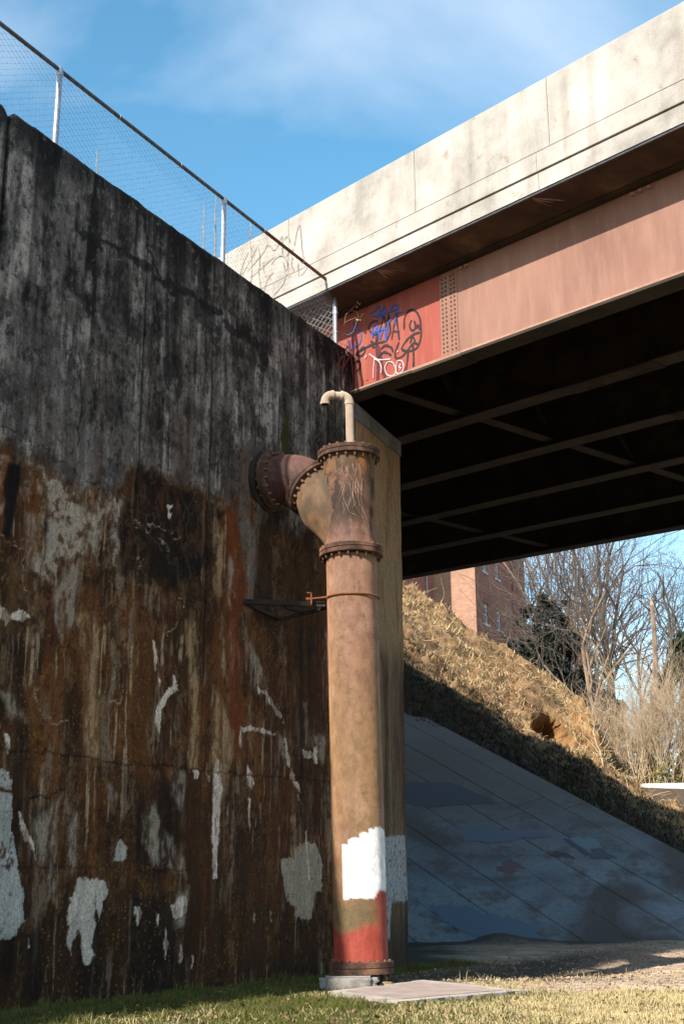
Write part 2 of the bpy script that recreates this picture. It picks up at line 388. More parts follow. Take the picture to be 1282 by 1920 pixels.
# ================================================================== RETAINING WALL
def build_wall():
    r_ = root('retaining_wall', (0, 0, 0), 'tall dark stained concrete retaining wall with white drips and a chain-link fence on top', 'wall')
    s0, s1, ds = -7.6, 3.90, 0.0165
    ns = int((s1 - s0) / ds) + 1; nz = int(WALL_H / ds) + 1
    s = np.linspace(s0, s1, ns); z = np.linspace(-0.25, WALL_H, nz)
    S, Zz = np.meshgrid(s, z)
    q = lambda *pp: [wall_sz(x, y) for x, y in pp]
    # --- upper grey-black concrete
    st = fbm(S * 3.2, Zz * 0.30 + 0.3 * fbm(S * 2, Zz * 2, 40), 1, 6, 0.66); st2 = fbm(S * 11, Zz * 1.3, 11, 5, 0.66)
    bl = fbm(S * 1.3, Zz * 1.3, 21, 6, 0.62); fn = fbm(S * 9, Zz * 7, 31, 5, 0.7)
    fn2 = fbm(S * 22, Zz * 15, 35, 4, 0.75); v = 0.24 * st + 0.18 * st2 + 0.28 * bl + 0.16 * fn + 0.14 * fn2
    lum = sstep(0.38, 0.66, v)
    up = (srgb(42, 40, 41) * (1 - lum[..., None]) + srgb(156, 154, 155) * lum[..., None])
    up = mixc(up, sstep(0.50, 0.62, fbm(S * 2.1 + 3, Zz * 0.30, 44, 6, 0.64)) * (0.4 + 0.6 * fn), srgb(170, 169, 170), 0.6)
    up = mixc(up, sstep(0.52, 0.60, fbm(S * 8 + 3, Zz * 0.55, 46, 5, 0.62)) * sstep(0.4, 0.55, bl), srgb(214, 213, 214), 0.5)
    up = mixc(up, sstep(0.50, 0.64, fbm(S * 2.6, Zz * 2.2, 48, 6, 0.68)), srgb(46, 43, 44), 0.55)
    # black runs from the crest and under the crack line
    run = sstep(0.46, 0.62, fbm(S * 2.4, Zz * 0.16, 51, 5, 0.6)) * sstep(5.2, 10.9, Zz + 1.2 * (fbm(S * 3, Zz * 0 + 3, 52, 4) - 0.5))
    up = mixc(up, run * (0.6 + 0.4 * sstep(0.35, 0.5, fn)), srgb(28, 25, 25), 0.74)
    scr = ridged(S * 1.6 + Zz * 0.9, Zz * 3.2, 61, 5); up = mixc(up, sstep(0.80, 0.93, scr) * sstep(0.4, 0.6, bl), srgb(150, 148, 148), 0.35)
    topb = sstep(10.35, 10.95, Zz + 0.5 * (fbm(S * 2.2, Zz * 1.2, 62, 4) - 0.5)); up = mixc(up, topb, srgb(27, 24, 24), 0.75)
    lp = poly_mask(S, Zz, q((0, 590), (60, 600), (150, 660), (165, 780), (240, 860), (225, 905), (110, 890), (0, 800)), 0.25, 0.3, 63, 3)
    up = mixc(up, lp * (0.4 + 0.6 * fn), srgb(128, 130, 136), 0.55)
    up = mixc(up, sstep(0.84, 0.93, ridged(S * 6.5 + 2, Zz * 4.0, 64, 4)) * sstep(0.42, 0.55, fn), srgb(176, 172, 164), 0.40)
    up = mixc(up, sstep(0.60, 0.68, fbm(S * 13, Zz * 9, 66, 4, 0.7)), srgb(30, 27, 26), 0.55)
    # --- lower rusty-brown concrete
    lb = fbm(S * 1.5, Zz * 0.9, 71, 6, 0.62); ls = fbm(S * 4.2, Zz * 0.20, 81, 6, 0.62); lf = fbm(S * 12, Zz * 4, 91, 5, 0.7); ls2 = fbm(S * 9, Zz * .45, 88, 5, 0.6)
    lo = np.ones(S.shape + (3,)) * srgb(106, 70, 36)
    lo = mixc(lo, sstep(0.42, 0.62, ls), srgb(132, 84, 40), 0.7)
    lo = mixc(lo, sstep(0.46, 0.66, lb), srgb(62, 43, 26), 0.62)
    lo = mixc(lo, sstep(0.54, 0.72, ls2), srgb(122, 76, 40), 0.5)
    lo = mixc(lo, sstep(0.50, 0.68, fbm(S * 2.6, Zz * 0.5, 101, 6, 0.6)), srgb(50, 35, 23), 0.5)
    lo = mixc(lo, sstep(0.60, 0.78, lf), srgb(118, 92, 62), 0.45)
    lo = mixc(lo, sstep(2.4, 0.2, Zz + 1.0 * (lb - 0.5)), srgb(60, 42, 24), 0.55)
    sp_ = sstep(0.66, 0.76, fbm(S * 26, Zz * 22, 95, 2, 0.5)) * sstep(0.42, 0.55, fbm(S * 1.6, Zz * 1.2, 97, 4)); lo = mixc(lo, sp_, srgb(150, 112, 58), 0.55)
    pale = sstep(0.58, 0.70, fbm(S * 3.1 + 9, Zz * 0.42, 111, 6, 0.66)) * sstep(0.35, 0.6, fn)
    lo = mixc(lo, pale * sstep(1.0, 3.5, Zz), srgb(156, 142, 124), 0.6)
    p2 = sstep(0.585, 0.66, fbm(S * 6.5 + 2, Zz * 0.9, 115, 6, 0.66)) * sstep(0.42, 0.55, fbm(S * 1.4, Zz * 0.8, 118, 4)); lo = mixc(lo, p2, srgb(150, 142, 134), 0.55)
    p3 = sstep(0.60, 0.68, fbm(S * 5.0 + 8, Zz * 3.4, 119, 6, 0.7)); lo = mixc(lo, p3, srgb(128, 104, 76), 0.55)
    dr = sstep(0.64, 0.70, fbm(S * 15 + 1, Zz * 0.9, 126, 4, 0.55)) * sstep(0.47, 0.58, fbm(S * 1.7, Zz * 1.5, 128, 5)); lo = mixc(lo, dr, srgb(186, 172, 152), 0.62)
    lo = mixc(lo, sstep(0.60, 0.68, fbm(S * 13, Zz * 8, 129, 4, 0.7)), srgb(34, 25, 18), 0.5)
    # net of fine lime cracks
    cx = S + 0.25 * (fbm(S * 3, Zz * 3, 120, 4) - 0.5); cz = Zz + 0.25 * (fbm(S * 3 + 7, Zz * 3, 124, 4) - 0.5)
    net = sstep(0.955, 0.985, 1 - np.abs(2 * fbm(cx * 3.2, cz * 2.4, 121, 4, 0.5) - 1)) * sstep(0.45, 0.6, fbm(S * 1.2, Zz * 1.2, 131, 4))
    lo = mixc(lo, net, srgb(146, 126, 102), 0.32)
    # --- boundary
    bp = np.array(q((-60, 790), (0, 835), (60, 858), (120, 915), (200, 932), (232, 905), (262, 868), (300, 885), (345, 905), (400, 940), (436, 950), (450, 915), (452, 838), (470, 830), (485, 985), (560, 1010), (600, 960), (664, 900), (700, 900)))
    o_ = np.argsort(bp[:, 0], kind='stable'); bz = np.interp(s, bp[:, 0], bp[:, 1])[None, :] + 0.30 * (fbm(S * 2.5, Zz * 2.5, 141, 5, 0.6) - 0.5)
    low = 1 - sstep(-0.16, 0.16, Zz - bz + 0.35 * (fn - 0.5))
    trans = (1 - sstep(-0.9, 2.8, Zz - bz)); up = mixc(up, trans * sstep(0.36, 0.60, ls), srgb(92, 72, 54), 0.65)
    col = up * (1 - low[..., None]) + lo * low[..., None]
    # pale blistered skin, upper left of the lower zone
    pb = poly_mask(S, Zz, q((-40, 830), (20, 858), (60, 862), (110, 905), (160, 935), (240, 925), (232, 1000), (222, 1062), (180, 1062), (120, 1040), (112, 1110), (60, 1075), (40, 1000), (-40, 1010)), 0.06, 0.10, 151)
    pcl = srgb(178, 178, 178) * sstep(0.35, 0.6, fn)[..., None] + srgb(112, 88, 66) * (1 - sstep(0.35, 0.6, fn))[..., None]
    pk = pb * sstep(0.40, 0.56, fbm(S * 3.0, Zz * 0.7, 152, 6, 0.66))
    col = col * (1 - 0.85 * pk[..., None]) + pcl * 0.85 * pk[..., None]
    col = mixc(col, pb * sstep(0.56, 0.66, fbm(S * 5.0, Zz * 0.5, 153, 5, 0.6)), srgb(158, 98, 60), 0.6)
    col = mixc(col, poly_mask(S, Zz, q((16, 862), (44, 866), (36, 960), (22, 1008), (10, 1004)), 0.04, 0.05, 154), srgb(24, 20, 18), 0.95)
    # black seep patch in the middle
    bk = poly_mask(S, Zz, q((238, 905), (262, 872), (330, 905), (395, 945), (425, 955), (395, 1060), (330, 1100), (280, 1090), (228, 1075), (222, 1000)), 0.09, 0.12, 155)
    col = mixc(col, bk * (0.55 + 0.45 * sstep(0.3, 0.6, lb)), srgb(28, 23, 21), 0.9)
    col = mixc(col, bk * sstep(0.90, 0.97, 1 - np.abs(2 * fbm(S * 4.2, Zz * 3.6, 156, 4, 0.5) - 1)), srgb(120, 100, 84), 0.35)
    col = mixc(col, bk * sstep(0.55, 0.66, fbm(S * 7, Zz * 2.4, 157, 5, 0.6)), srgb(112, 74, 50), 0.5)
    # black wet streaks low down
    for i, (pp) in enumerate((((0, 1150), (40, 1140), (60, 1400), (70, 1500), (120, 1470), (60, 1640), (50, 1820), (0, 1840)), ((480, 980), (610, 1000), (612, 1240), (560, 1250), (520, 1190), (484, 1150)),
                              ((560, 1230), (612, 1180), (612, 1560), (575, 1560), (550, 1400)), ((215, 1440), (360, 1460), (350, 1620), (290, 1640), (210, 1600)), ((0, 1790), (120, 1700), (230, 1660), (370, 1700), (370, 1850), (150, 1900), (0, 1905)))):
        col = mixc(col, poly_mask(S, Zz, q(*pp), 0.16, 0.2, 160 + i, 4) * (0.30 + 0.70 * sstep(0.40, 0.6, ls)), srgb(34, 26, 18), 0.7)
    # orange rust river right of the seep, and more runs
    col = mixc(col, poly_mask(S, Zz, q((428, 952), (447, 955), (452, 1010), (470, 1100), (452, 1180), (462, 1330), (455, 1420), (430, 1420), (436, 1200), (428, 1060)), 0.06, 0.08, 171, 5) * (0.5 + 0.5 * fn), srgb(138, 70, 32), 0.85)
    for i, (a, b2, c2) in enumerate((((105, 120), (1260, 1690), (128, 82, 46)), ((160, 185), (1100, 1440), (134, 92, 60)), ((268, 282), (1180, 1500), (112, 70, 38)), ((510, 540), (1240, 1700), (104, 62, 30)), ((20, 44), (1060, 1200), (120, 92, 58)), ((590, 606), (1080, 1560), (90, 52, 24)), ((350, 420), (1440, 1860), (84, 54, 28)), ((450, 500), (1560, 1840), (82, 52, 28)))):
        col = mixc(col, poly_mask(S, Zz, q((a[0], b2[0]), (a[1], b2[0] + 8), (a[1] + 5, (b2[0] + b2[1]) / 2), (a[1] - 4, b2[1]), (a[0] + 2, b2[1] - 12), (a[0] - 4, (b2[0] + b2[1]) / 2)), 0.10, 0.10, 180 + i, 5) * (0.35 + 0.65 * sstep(0.4, 0.6, ls2)), srgb(*c2), 0.8)
    # pebbly exposed aggregate areas
    peb = low * sstep(0.44, 0.58, fbm(S * 0.9 + 5, Zz * 0.6, 191, 4)) * sstep(6.6, 5.0, Zz)
    peb = np.maximum(peb * 0.8, 0.9 * poly_mask(S, Zz, q((200, 1640), (330, 1620), (350, 1760), (300, 1860), (180, 1850), (170, 1720)), 0.2, 0.2, 192, 3))
    peb = np.maximum(peb, 0.9 * poly_mask(S, Zz, q((210, 1200), (300, 1190), (300, 1320), (200, 1330)), 0.2, 0.2, 193, 3))
    peb = np.maximum(peb, 0.8 * poly_mask(S, Zz, q((10, 1130), (90, 1130), (100, 1260), (10, 1260)), 0.2, 0.2, 194, 3))
    # tan / grey lime runs (softer) then bright white ones
    relief = np.zeros(S.shape)
    tan = [((150, 1150), (188, 1160), (190, 1300), (196, 1420), (170, 1430), (160, 1330)),
           ((355, 1165), (372, 1170), (376, 1300), (372, 1440), (358, 1440), (360, 1300)),
           ((405, 1285), (418, 1310), (440, 1370), (438, 1420), (422, 1480), (412, 1500), (398, 1440), (404, 1350)),
           ((410, 960), (420, 1000), (414, 1120), (404, 1100), (404, 1010)), ((432, 1035), (442, 1060), (438, 1135), (430, 1120)),
           ((118, 1060), (150, 1050), (150, 1160), (120, 1200), (108, 1140)), ((572, 1310), (585, 1330), (590, 1380), (612, 1370), (610, 1440), (596, 1400), (580, 1400)),
           ((320, 1460), (345, 1450), (352, 1480), (346, 1520), (330, 1505)), ((276, 1510), (296, 1505), (312, 1590), (330, 1640), (300, 1620), (270, 1580)),
           ((70, 1535), (88, 1520), (122, 1490), (116, 1540), (106, 1620), (104, 1690), (88, 1690), (80, 1600)), ((132, 1500), (142, 1512), (150, 1540), (146, 1620), (134, 1650), (130, 1590)),
           ((50, 960), (66, 960), (62, 1040), (52, 1060)), ((205, 1450), (220, 1490), (212, 1530)), ((0, 1295), (30, 1310), (50, 1350), (20, 1345)),
           ((330, 1680), (355, 1670), (350, 1720), (335, 1740)), ((525, 1370), (545, 1385), (548, 1440), (536, 1420)), ((318, 1560), (345, 1610), (352, 1650), (330, 1630)),
           ((462, 1185), (478, 1220), (500, 1260), (504, 1300), (494, 1290), (484, 1282), (474, 1288))]
    for i, pp in enumerate(tan):
        m = poly_mask(S, Zz, q(*pp), 0.055, 0.13, 200 + i, 5) * (0.12 + 0.88 * sstep(0.40, 0.58, 0.6 * fbm(S * 8, Zz * 1.0, 230 + i, 5, 0.65) + 0.4 * fbm(S * 18, Zz * 9, 250 + i, 4, 0.7)))
        c2 = (168, 148, 120) if i in (0, 1, 2, 3) else (158, 154, 150)
        col = mixc(col, m, srgb(*c2), 0.82); relief += 0.006 * m; peb *= 1 - m
    white = [((406, 1415), (415, 1425), (418, 1480), (414, 1560), (411, 1648), (402, 1650), (400, 1560), (401, 1480)),
             ((292, 1200), (297, 1205), (298, 1235), (296, 1256), (291, 1256)), ((298, 1325), (308, 1300), (322, 1290), (338, 1285), (330, 1300), (316, 1308), (306, 1330), (302, 1375), (293, 1355)),
             ((330, 1268), (338, 1290), (334, 1300), (326, 1290)), ((37, 1520), (48, 1530), (56, 1560), (70, 1585), (74, 1618), (66, 1600), (50, 1570)),
             ((466, 1435), (478, 1450), (480, 1465), (473, 1482), (465, 1470)), ((455, 1362), (500, 1365), (520, 1376), (480, 1372), (457, 1372)), ((453, 1370), (458, 1372), (457, 1404), (453, 1400)),
             ((568, 1402), (590, 1412), (598, 1430), (590, 1424), (574, 1420)), ((592, 1400), (598, 1402), (597, 1434), (592, 1430)),
             ((535, 1380), (541, 1385), (546, 1440), (540, 1436)), ((366, 1444), (374, 1448), (374, 1462), (367, 1460)), ((390, 1450), (398, 1450), (396, 1464)),
             ((484, 1285), (494, 1290), (502, 1302), (488, 1300)), ((500, 1296), (506, 1300), (530, 1340), (533, 1348), (526, 1345), (508, 1318)),
             ((318, 955), (326, 960), (322, 975), (316, 968)), ((316, 945), (330, 948), (320, 956)), ((550, 1440), (555, 1455), (566, 1480), (568, 1488), (560, 1480), (548, 1456)),
             ((15, 1370), (20, 1375), (24, 1410), (17, 1412)), ((300, 1270), (306, 1274), (303, 1290)), ((468, 1495), (473, 1500), (472, 1560), (468, 1550)),
             ((258, 1700), (272, 1710), (264, 1735), (258, 1735)), ((294, 1705), (302, 1715), (298, 1740)), ((312, 1735), (320, 1770), (314, 1800), (308, 1770)), ((320, 1700), (352, 1680), (356, 1710), (330, 1725)),
             ((342, 1770), (346, 1775), (344, 1808), (341, 1800)), ((362, 1790), (366, 1795), (364, 1815), (361, 1812)), ((57, 1760), (61, 1765), (60, 1785), (57, 1780)),
             ((478, 1710), (482, 1712), (480, 1730), (477, 1725)), ((508, 1710), (512, 1712), (511, 1728)), ((236, 1725), (239, 1727), (238, 1740)), ((0, 1130), (22, 1150), (50, 1140), (62, 1160), (46, 1165), (30, 1160), (16, 1170), (0, 1150))]
    for i, pp in enumerate(white):
        m = sstep(0.42, 0.62, poly_mask(S, Zz, q(*pp), 0.045, 0.05, 260 + i, 11) + 0.7 * (fbm(S * 16, Zz * 6, 256 + i, 4, 0.7) - 0.5))
        m *= (0.35 + 0.65 * sstep(0.38, 0.54, fbm(S * 16, Zz * 5, 300 + i, 4, 0.65)))
        col = mixc(col, m, srgb(214, 212, 214), 0.95); relief += 0.012 * m; peb *= 1 - m
    for i, pp in enumerate((((462, 1190), (500, 1270), (530, 1345), (545, 1420), (566, 1488), (574, 1560), (582, 1640)), ((230, 1230), (200, 1330), (240, 1290)), ((60, 1010), (20, 1030)), ((440, 1040), (440, 1130)),
                            ((250, 985), (300, 990), (340, 1010)), ((268, 1052), (262, 1100), (300, 1110)), ((60, 1290), (90, 1360), (140, 1350)), ((300, 1000), (320, 1040), (316, 1090)), ((350, 1110), (330, 1180), (300, 1230)), ((0, 1010), (50, 1030), (56, 1120)))):
        m = line_mask(S, Zz, q(*pp), 0.013, 330 + i, 0.16) * sstep(0.36, 0.52, fbm(S * 5, Zz * 5, 345 + i, 4)); col = mixc(col, m, srgb(168, 158, 146), 0.7); relief += 0.006 * m
    # painted-over patches: flat grey-white paint, worn through in places
    paint = [(((-30, 1440), (22, 1447), (24, 1500), (22, 1560), (35, 1600), (47, 1680), (46, 1730), (28, 1755), (0, 1766), (-30, 1768)), (178, 186, 196), 0.42),
             (((152, 1650), (165, 1640), (180, 1650), (200, 1655), (206, 1668), (198, 1700), (191, 1738), (187, 1715), (184, 1680), (182, 1740), (176, 1770), (183, 1790), (175, 1808), (163, 1812), (160, 1770), (152, 1745), (145, 1760), (138, 1795), (131, 1770), (128, 1720), (140, 1690)), (196, 196, 198), 0.36),
             (((222, 1585), (230, 1577), (242, 1588), (240, 1604), (232, 1618), (220, 1614)), (178, 184, 190), 0.3),
             (((530, 1612), (551, 1610), (553, 1600), (570, 1580), (592, 1578), (602, 1596), (608, 1640), (604, 1668), (592, 1680), (588, 1722), (556, 1722), (560, 1700), (540, 1690), (534, 1660)), (176, 172, 168), 0.40)]
    for i, (pp, c2, th) in enumerate(paint):
        m = sstep(0.44, 0.56, poly_mask(S, Zz, q(*pp), 0.09, 0.06, 350 + i, 9) + 0.9 * (fbm(S * 13, Zz * 8, 355 + i, 5, 0.75) - 0.5))
        worn = (0.15 + 0.85 * sstep(th - 0.10, th - 0.02, 0.65 * fbm(S * 22, Zz * 15, 360 + i, 5, 0.75) + 0.35 * fbm(S * 2.5, Zz * 1.8, 366 + i, 4))) * (1 - line_mask(S, Zz, q(*pp)[:0] + [(-9, 2.4), (9, 2.4)], 0.03, 370))
        m = m * worn; col = mixc(col, m, srgb(*c2) * (0.72 + 0.5 * fbm(S * 5, Zz * 2.5, 358 + i, 5, 0.6))[..., None], 0.94); relief += 0.009 * m; peb *= 1 - m
    col = mixc(col, line_mask(S, Zz, q((577, 1560), (578, 1600), (583, 1650)), 0.028, 371, 0.02), srgb(222, 218, 212), 0.9)
    # light patch beside the elbow and the mossy seep above it
    col = mixc(col, poly_mask(S, Zz, q((450, 832), (472, 828), (486, 850), (470, 880), (474, 960), (484, 1040), (482, 1100), (466, 1090), (452, 1000), (450, 900)), 0.05, 0.06, 372) * (0.35 + 0.65 * sstep(0.35, 0.6, fn)), srgb(122, 124, 126), 0.7)
    col = mixc(col, poly_mask(S, Zz, q((536, 760), (542, 772), (541, 850), (526, 850), (530, 800)), 0.03, 0.03, 373), srgb(84, 80, 24), 0.9)
    col = mixc(col, poly_mask(S, Zz, q((540, 640), (552, 660), (548, 720), (542, 770), (536, 765), (538, 700)), 0.03, 0.03, 374), srgb(110, 104, 100), 0.6)
    LUM = np.clip(col.mean(-1, keepdims=True), 0.002, 1); col = col * np.clip((LUM / 0.085)**0.30, 0.45, 1.25) * np.where(LUM < 0.24, 0.80, 0.95) * (1 - 0.08 * (1 - low[..., None])) * (np.array([1.18, 1.0, 0.80]) * low[..., None] + np.array([1.12, 1.0, 0.88]) * (1 - low[..., None]))
    # --- joints and cracks: recesses
    groove = np.zeros(S.shape)
    def gv(pp, w, d, c2=(22, 19, 18), a=0.9, jit=0.015, seed=380):
        nonlocal col, groove
        m = line_mask(S, Zz, pp, w, seed, jit); groove = np.maximum(groove, m * d); col = mixc(col, m, srgb(*c2), a)
    for sj, zb in ((-5.236, -1), (-2.33, 6.1), (-0.64, 4.2), (1.66, 8.2)):
        gv([(sj, 12), (sj + 0.02, zb)], 0.028 if sj < -5 else 0.020, 0.03, jit=0.006, a=0.9)
    gv(q((0, 1406), (110, 1413), (225, 1430), (370, 1442), (450, 1452), (560, 1461), (660, 1470)), 0.016, 0.012, jit=0.05, seed=381, a=0.6)
    gv(q((0, 800), (90, 840), (140, 880), (200, 925)), 0.014, 0.012, jit=0.09, seed=382, a=0.6)
    gv(q((148, 660), (155, 720), (152, 790), (146, 840)), 0.016, 0.015, (40, 28, 22), 0.8, 0.05, 383)
    gv(q((145, 430), (180, 450), (230, 470), (280, 500), (300, 530), (350, 545), (400, 580), (440, 620), (480, 640)), 0.09, 0.0, (24, 21, 20), 0.85, 0.14, 384)
    gv(q((270, 405), (282, 480), (300, 520)), 0.05, 0.0, (24, 21, 20), 0.85, 0.08, 385)
    gv(q((60, 1500), (110, 1490), (116, 1478), (128, 1480)), 0.018, 0.012, jit=0.05, seed=386)
    gv(q((0, 1622), (100, 1625), (190, 1625), (300, 1635), (372, 1628)), 0.012, 0.006, jit=0.05, seed=387, a=0.6)
    # board-form lines, faint
    bf = np.abs(((Zz * (1 / 0.62) + 0.03 * fbm(S * 2, Zz * 0.2, 390, 3)) % 1.0) - 0.5); bfm = 1 - sstep(0.0, 0.022, bf)
    col = col * (1 - 0.18 * bfm[..., None])
    # --- relief of the face
    rel = 0.020 * (fbm(S * 1.1, Zz * 1.1, 400, 5) - 0.5) + 0.018 * (fbm(S * 7, Zz * 5, 410, 4, 0.6) - 0.5)
    rel += low * (-0.035 + 0.030 * (fbm(S * 5, Zz * 3, 420, 5, 0.65) - 0.5)) + 0.022 * pk - 0.004 * bfm
    rel += relief - groove
    crest = 0.05 * (fbm(S * 3, S * 0 + 1, 430, 5, 0.6) - 0.5) - 0.10 * sstep(0.12, 0.0, np.abs(S + 5.236)) * sstep(0.3, 0.7, vnoise(S * 6, S * 0, 431))
    Zr = Zz + np.where(Zz > WALL_H - 0.12, crest, 0)
    bev = sstep(WALL_H - 0.05, WALL_H, Zz) * 0.03
    P = P0[None, None, :] + S[..., None] * W_ + (rel - bev)[..., None] * N_ + Zr[..., None] * Z3
    V = P.reshape(-1, 3); idx = np.arange(ns * nz).reshape(nz, ns)
    F = np.stack([idx[:-1, :-1], idx[:-1, 1:], idx[1:, 1:], idx[1:, :-1]], -1).reshape(-1, 4)
    # top, end and back
    nb = len(V); bk_top = np.array([wl(a, -1.0, WALL_H - 0.02) for a in s]); V2 = np.vstack([V, bk_top])
    Ft = np.stack([idx[-1, :-1], idx[-1, 1:], nb + np.arange(1, ns), nb + np.arange(0, ns - 1)], -1)
    nb2 = len(V2); ed = np.array([wl(s1, -1.0, a) for a in z]); V2 = np.vstack([V2, ed])
    Fe = np.stack([idx[:-1, -1], nb2 + np.arange(nz - 1), nb2 + np.arange(1, nz), idx[1:, -1]], -1)
    cc = np.vstack([col.reshape(-1, 3), np.tile(srgb(90, 84, 78), (ns, 1)), np.tile(srgb(70, 62, 54), (nz, 1))])
    mk = np.vstack([np.stack([peb.ravel()] * 3, -1), np.zeros((ns + nz, 3))])
    link_np('wall_face', V2, np.vstack([F, Ft, Fe]), M_wall, r_, True, {'Col': np.clip(cc, 0.003, 0.9), 'Mask': mk})
    # the same wall running on behind the camera, in its cast panels
    for k in range(6):
        a = -7.6 - k * 5.8; b2 = a - 5.77
        MB().hexa([wl(b2, 0, -0.3), wl(a, 0, -0.3), wl(a, -1, -0.3), wl(b2, -1, -0.3), wl(b2, 0, WALL_H), wl(a, 0, WALL_H), wl(a, -1, WALL_H), wl(b2, -1, WALL_H)]).build('wall_panel', M_panel, r_)
    # faded red tags near the end of the wall: spray on the face
    strokes_on(r_, 'graffiti', [[(632, 655), (640, 690), (655, 668)], [(640, 700), (652, 650), (662, 720), (650, 735)], [(655, 640), (662, 700)], [(628, 690), (645, 668), (640, 725), (660, 742)]], P0 + N_ * 0.028, N_, 0.020, M_spray_red)
    return r_

def strokes_on(parent, name, strokes, p, nn, wid, mat_, scale=None):
    """spray strokes: flat ribbons lying on a plane"""
    nn = np.asarray(nn, float); mb = MB(); layer = 0
    for st in strokes:
        layer += 1
        w_ = wid
        pts = [on_plane(x, y, p, nn) for x, y in st]
        # Catmull-Rom smoothing
        P = [pts[0]] + pts + [pts[-1]]; sm = []
        for i in range(1, len(P) - 2):
            for t in np.linspace(0, 1, 7, endpoint=False):
                a, b, c, d = P[i-1], P[i], P[i+1], P[i+2]
                sm.append(0.5 * ((2*b) + (-a + c) * t + (2*a - 5*b + 4*c - d) * t*t + (-a + 3*b - 3*c + d) * t**3))
        sm.append(pts[-1]); n0 = len(mb.v); off = nn * 0.0006 * layer
        for i, q in enumerate(sm):
            d = sm[min(i+1, len(sm)-1)] - sm[max(i-1, 0)]; d = d / (np.linalg.norm(d) + 1e-9); sdv = np.cross(nn, d)
            ww = w_ * (0.75 + 0.5 * random.random()) * (0.6 if i in (0, len(sm)-1) else 1)
            mb.v.append(tuple(q + off + sdv * ww)); mb.v.append(tuple(q + off - sdv * ww))
        for i in range(len(sm) - 1): mb.f.append((n0 + 2*i, n0 + 2*i+1, n0 + 2*i+3, n0 + 2*i+2))
    return mb.build(name, mat_, parent)

build_wall()

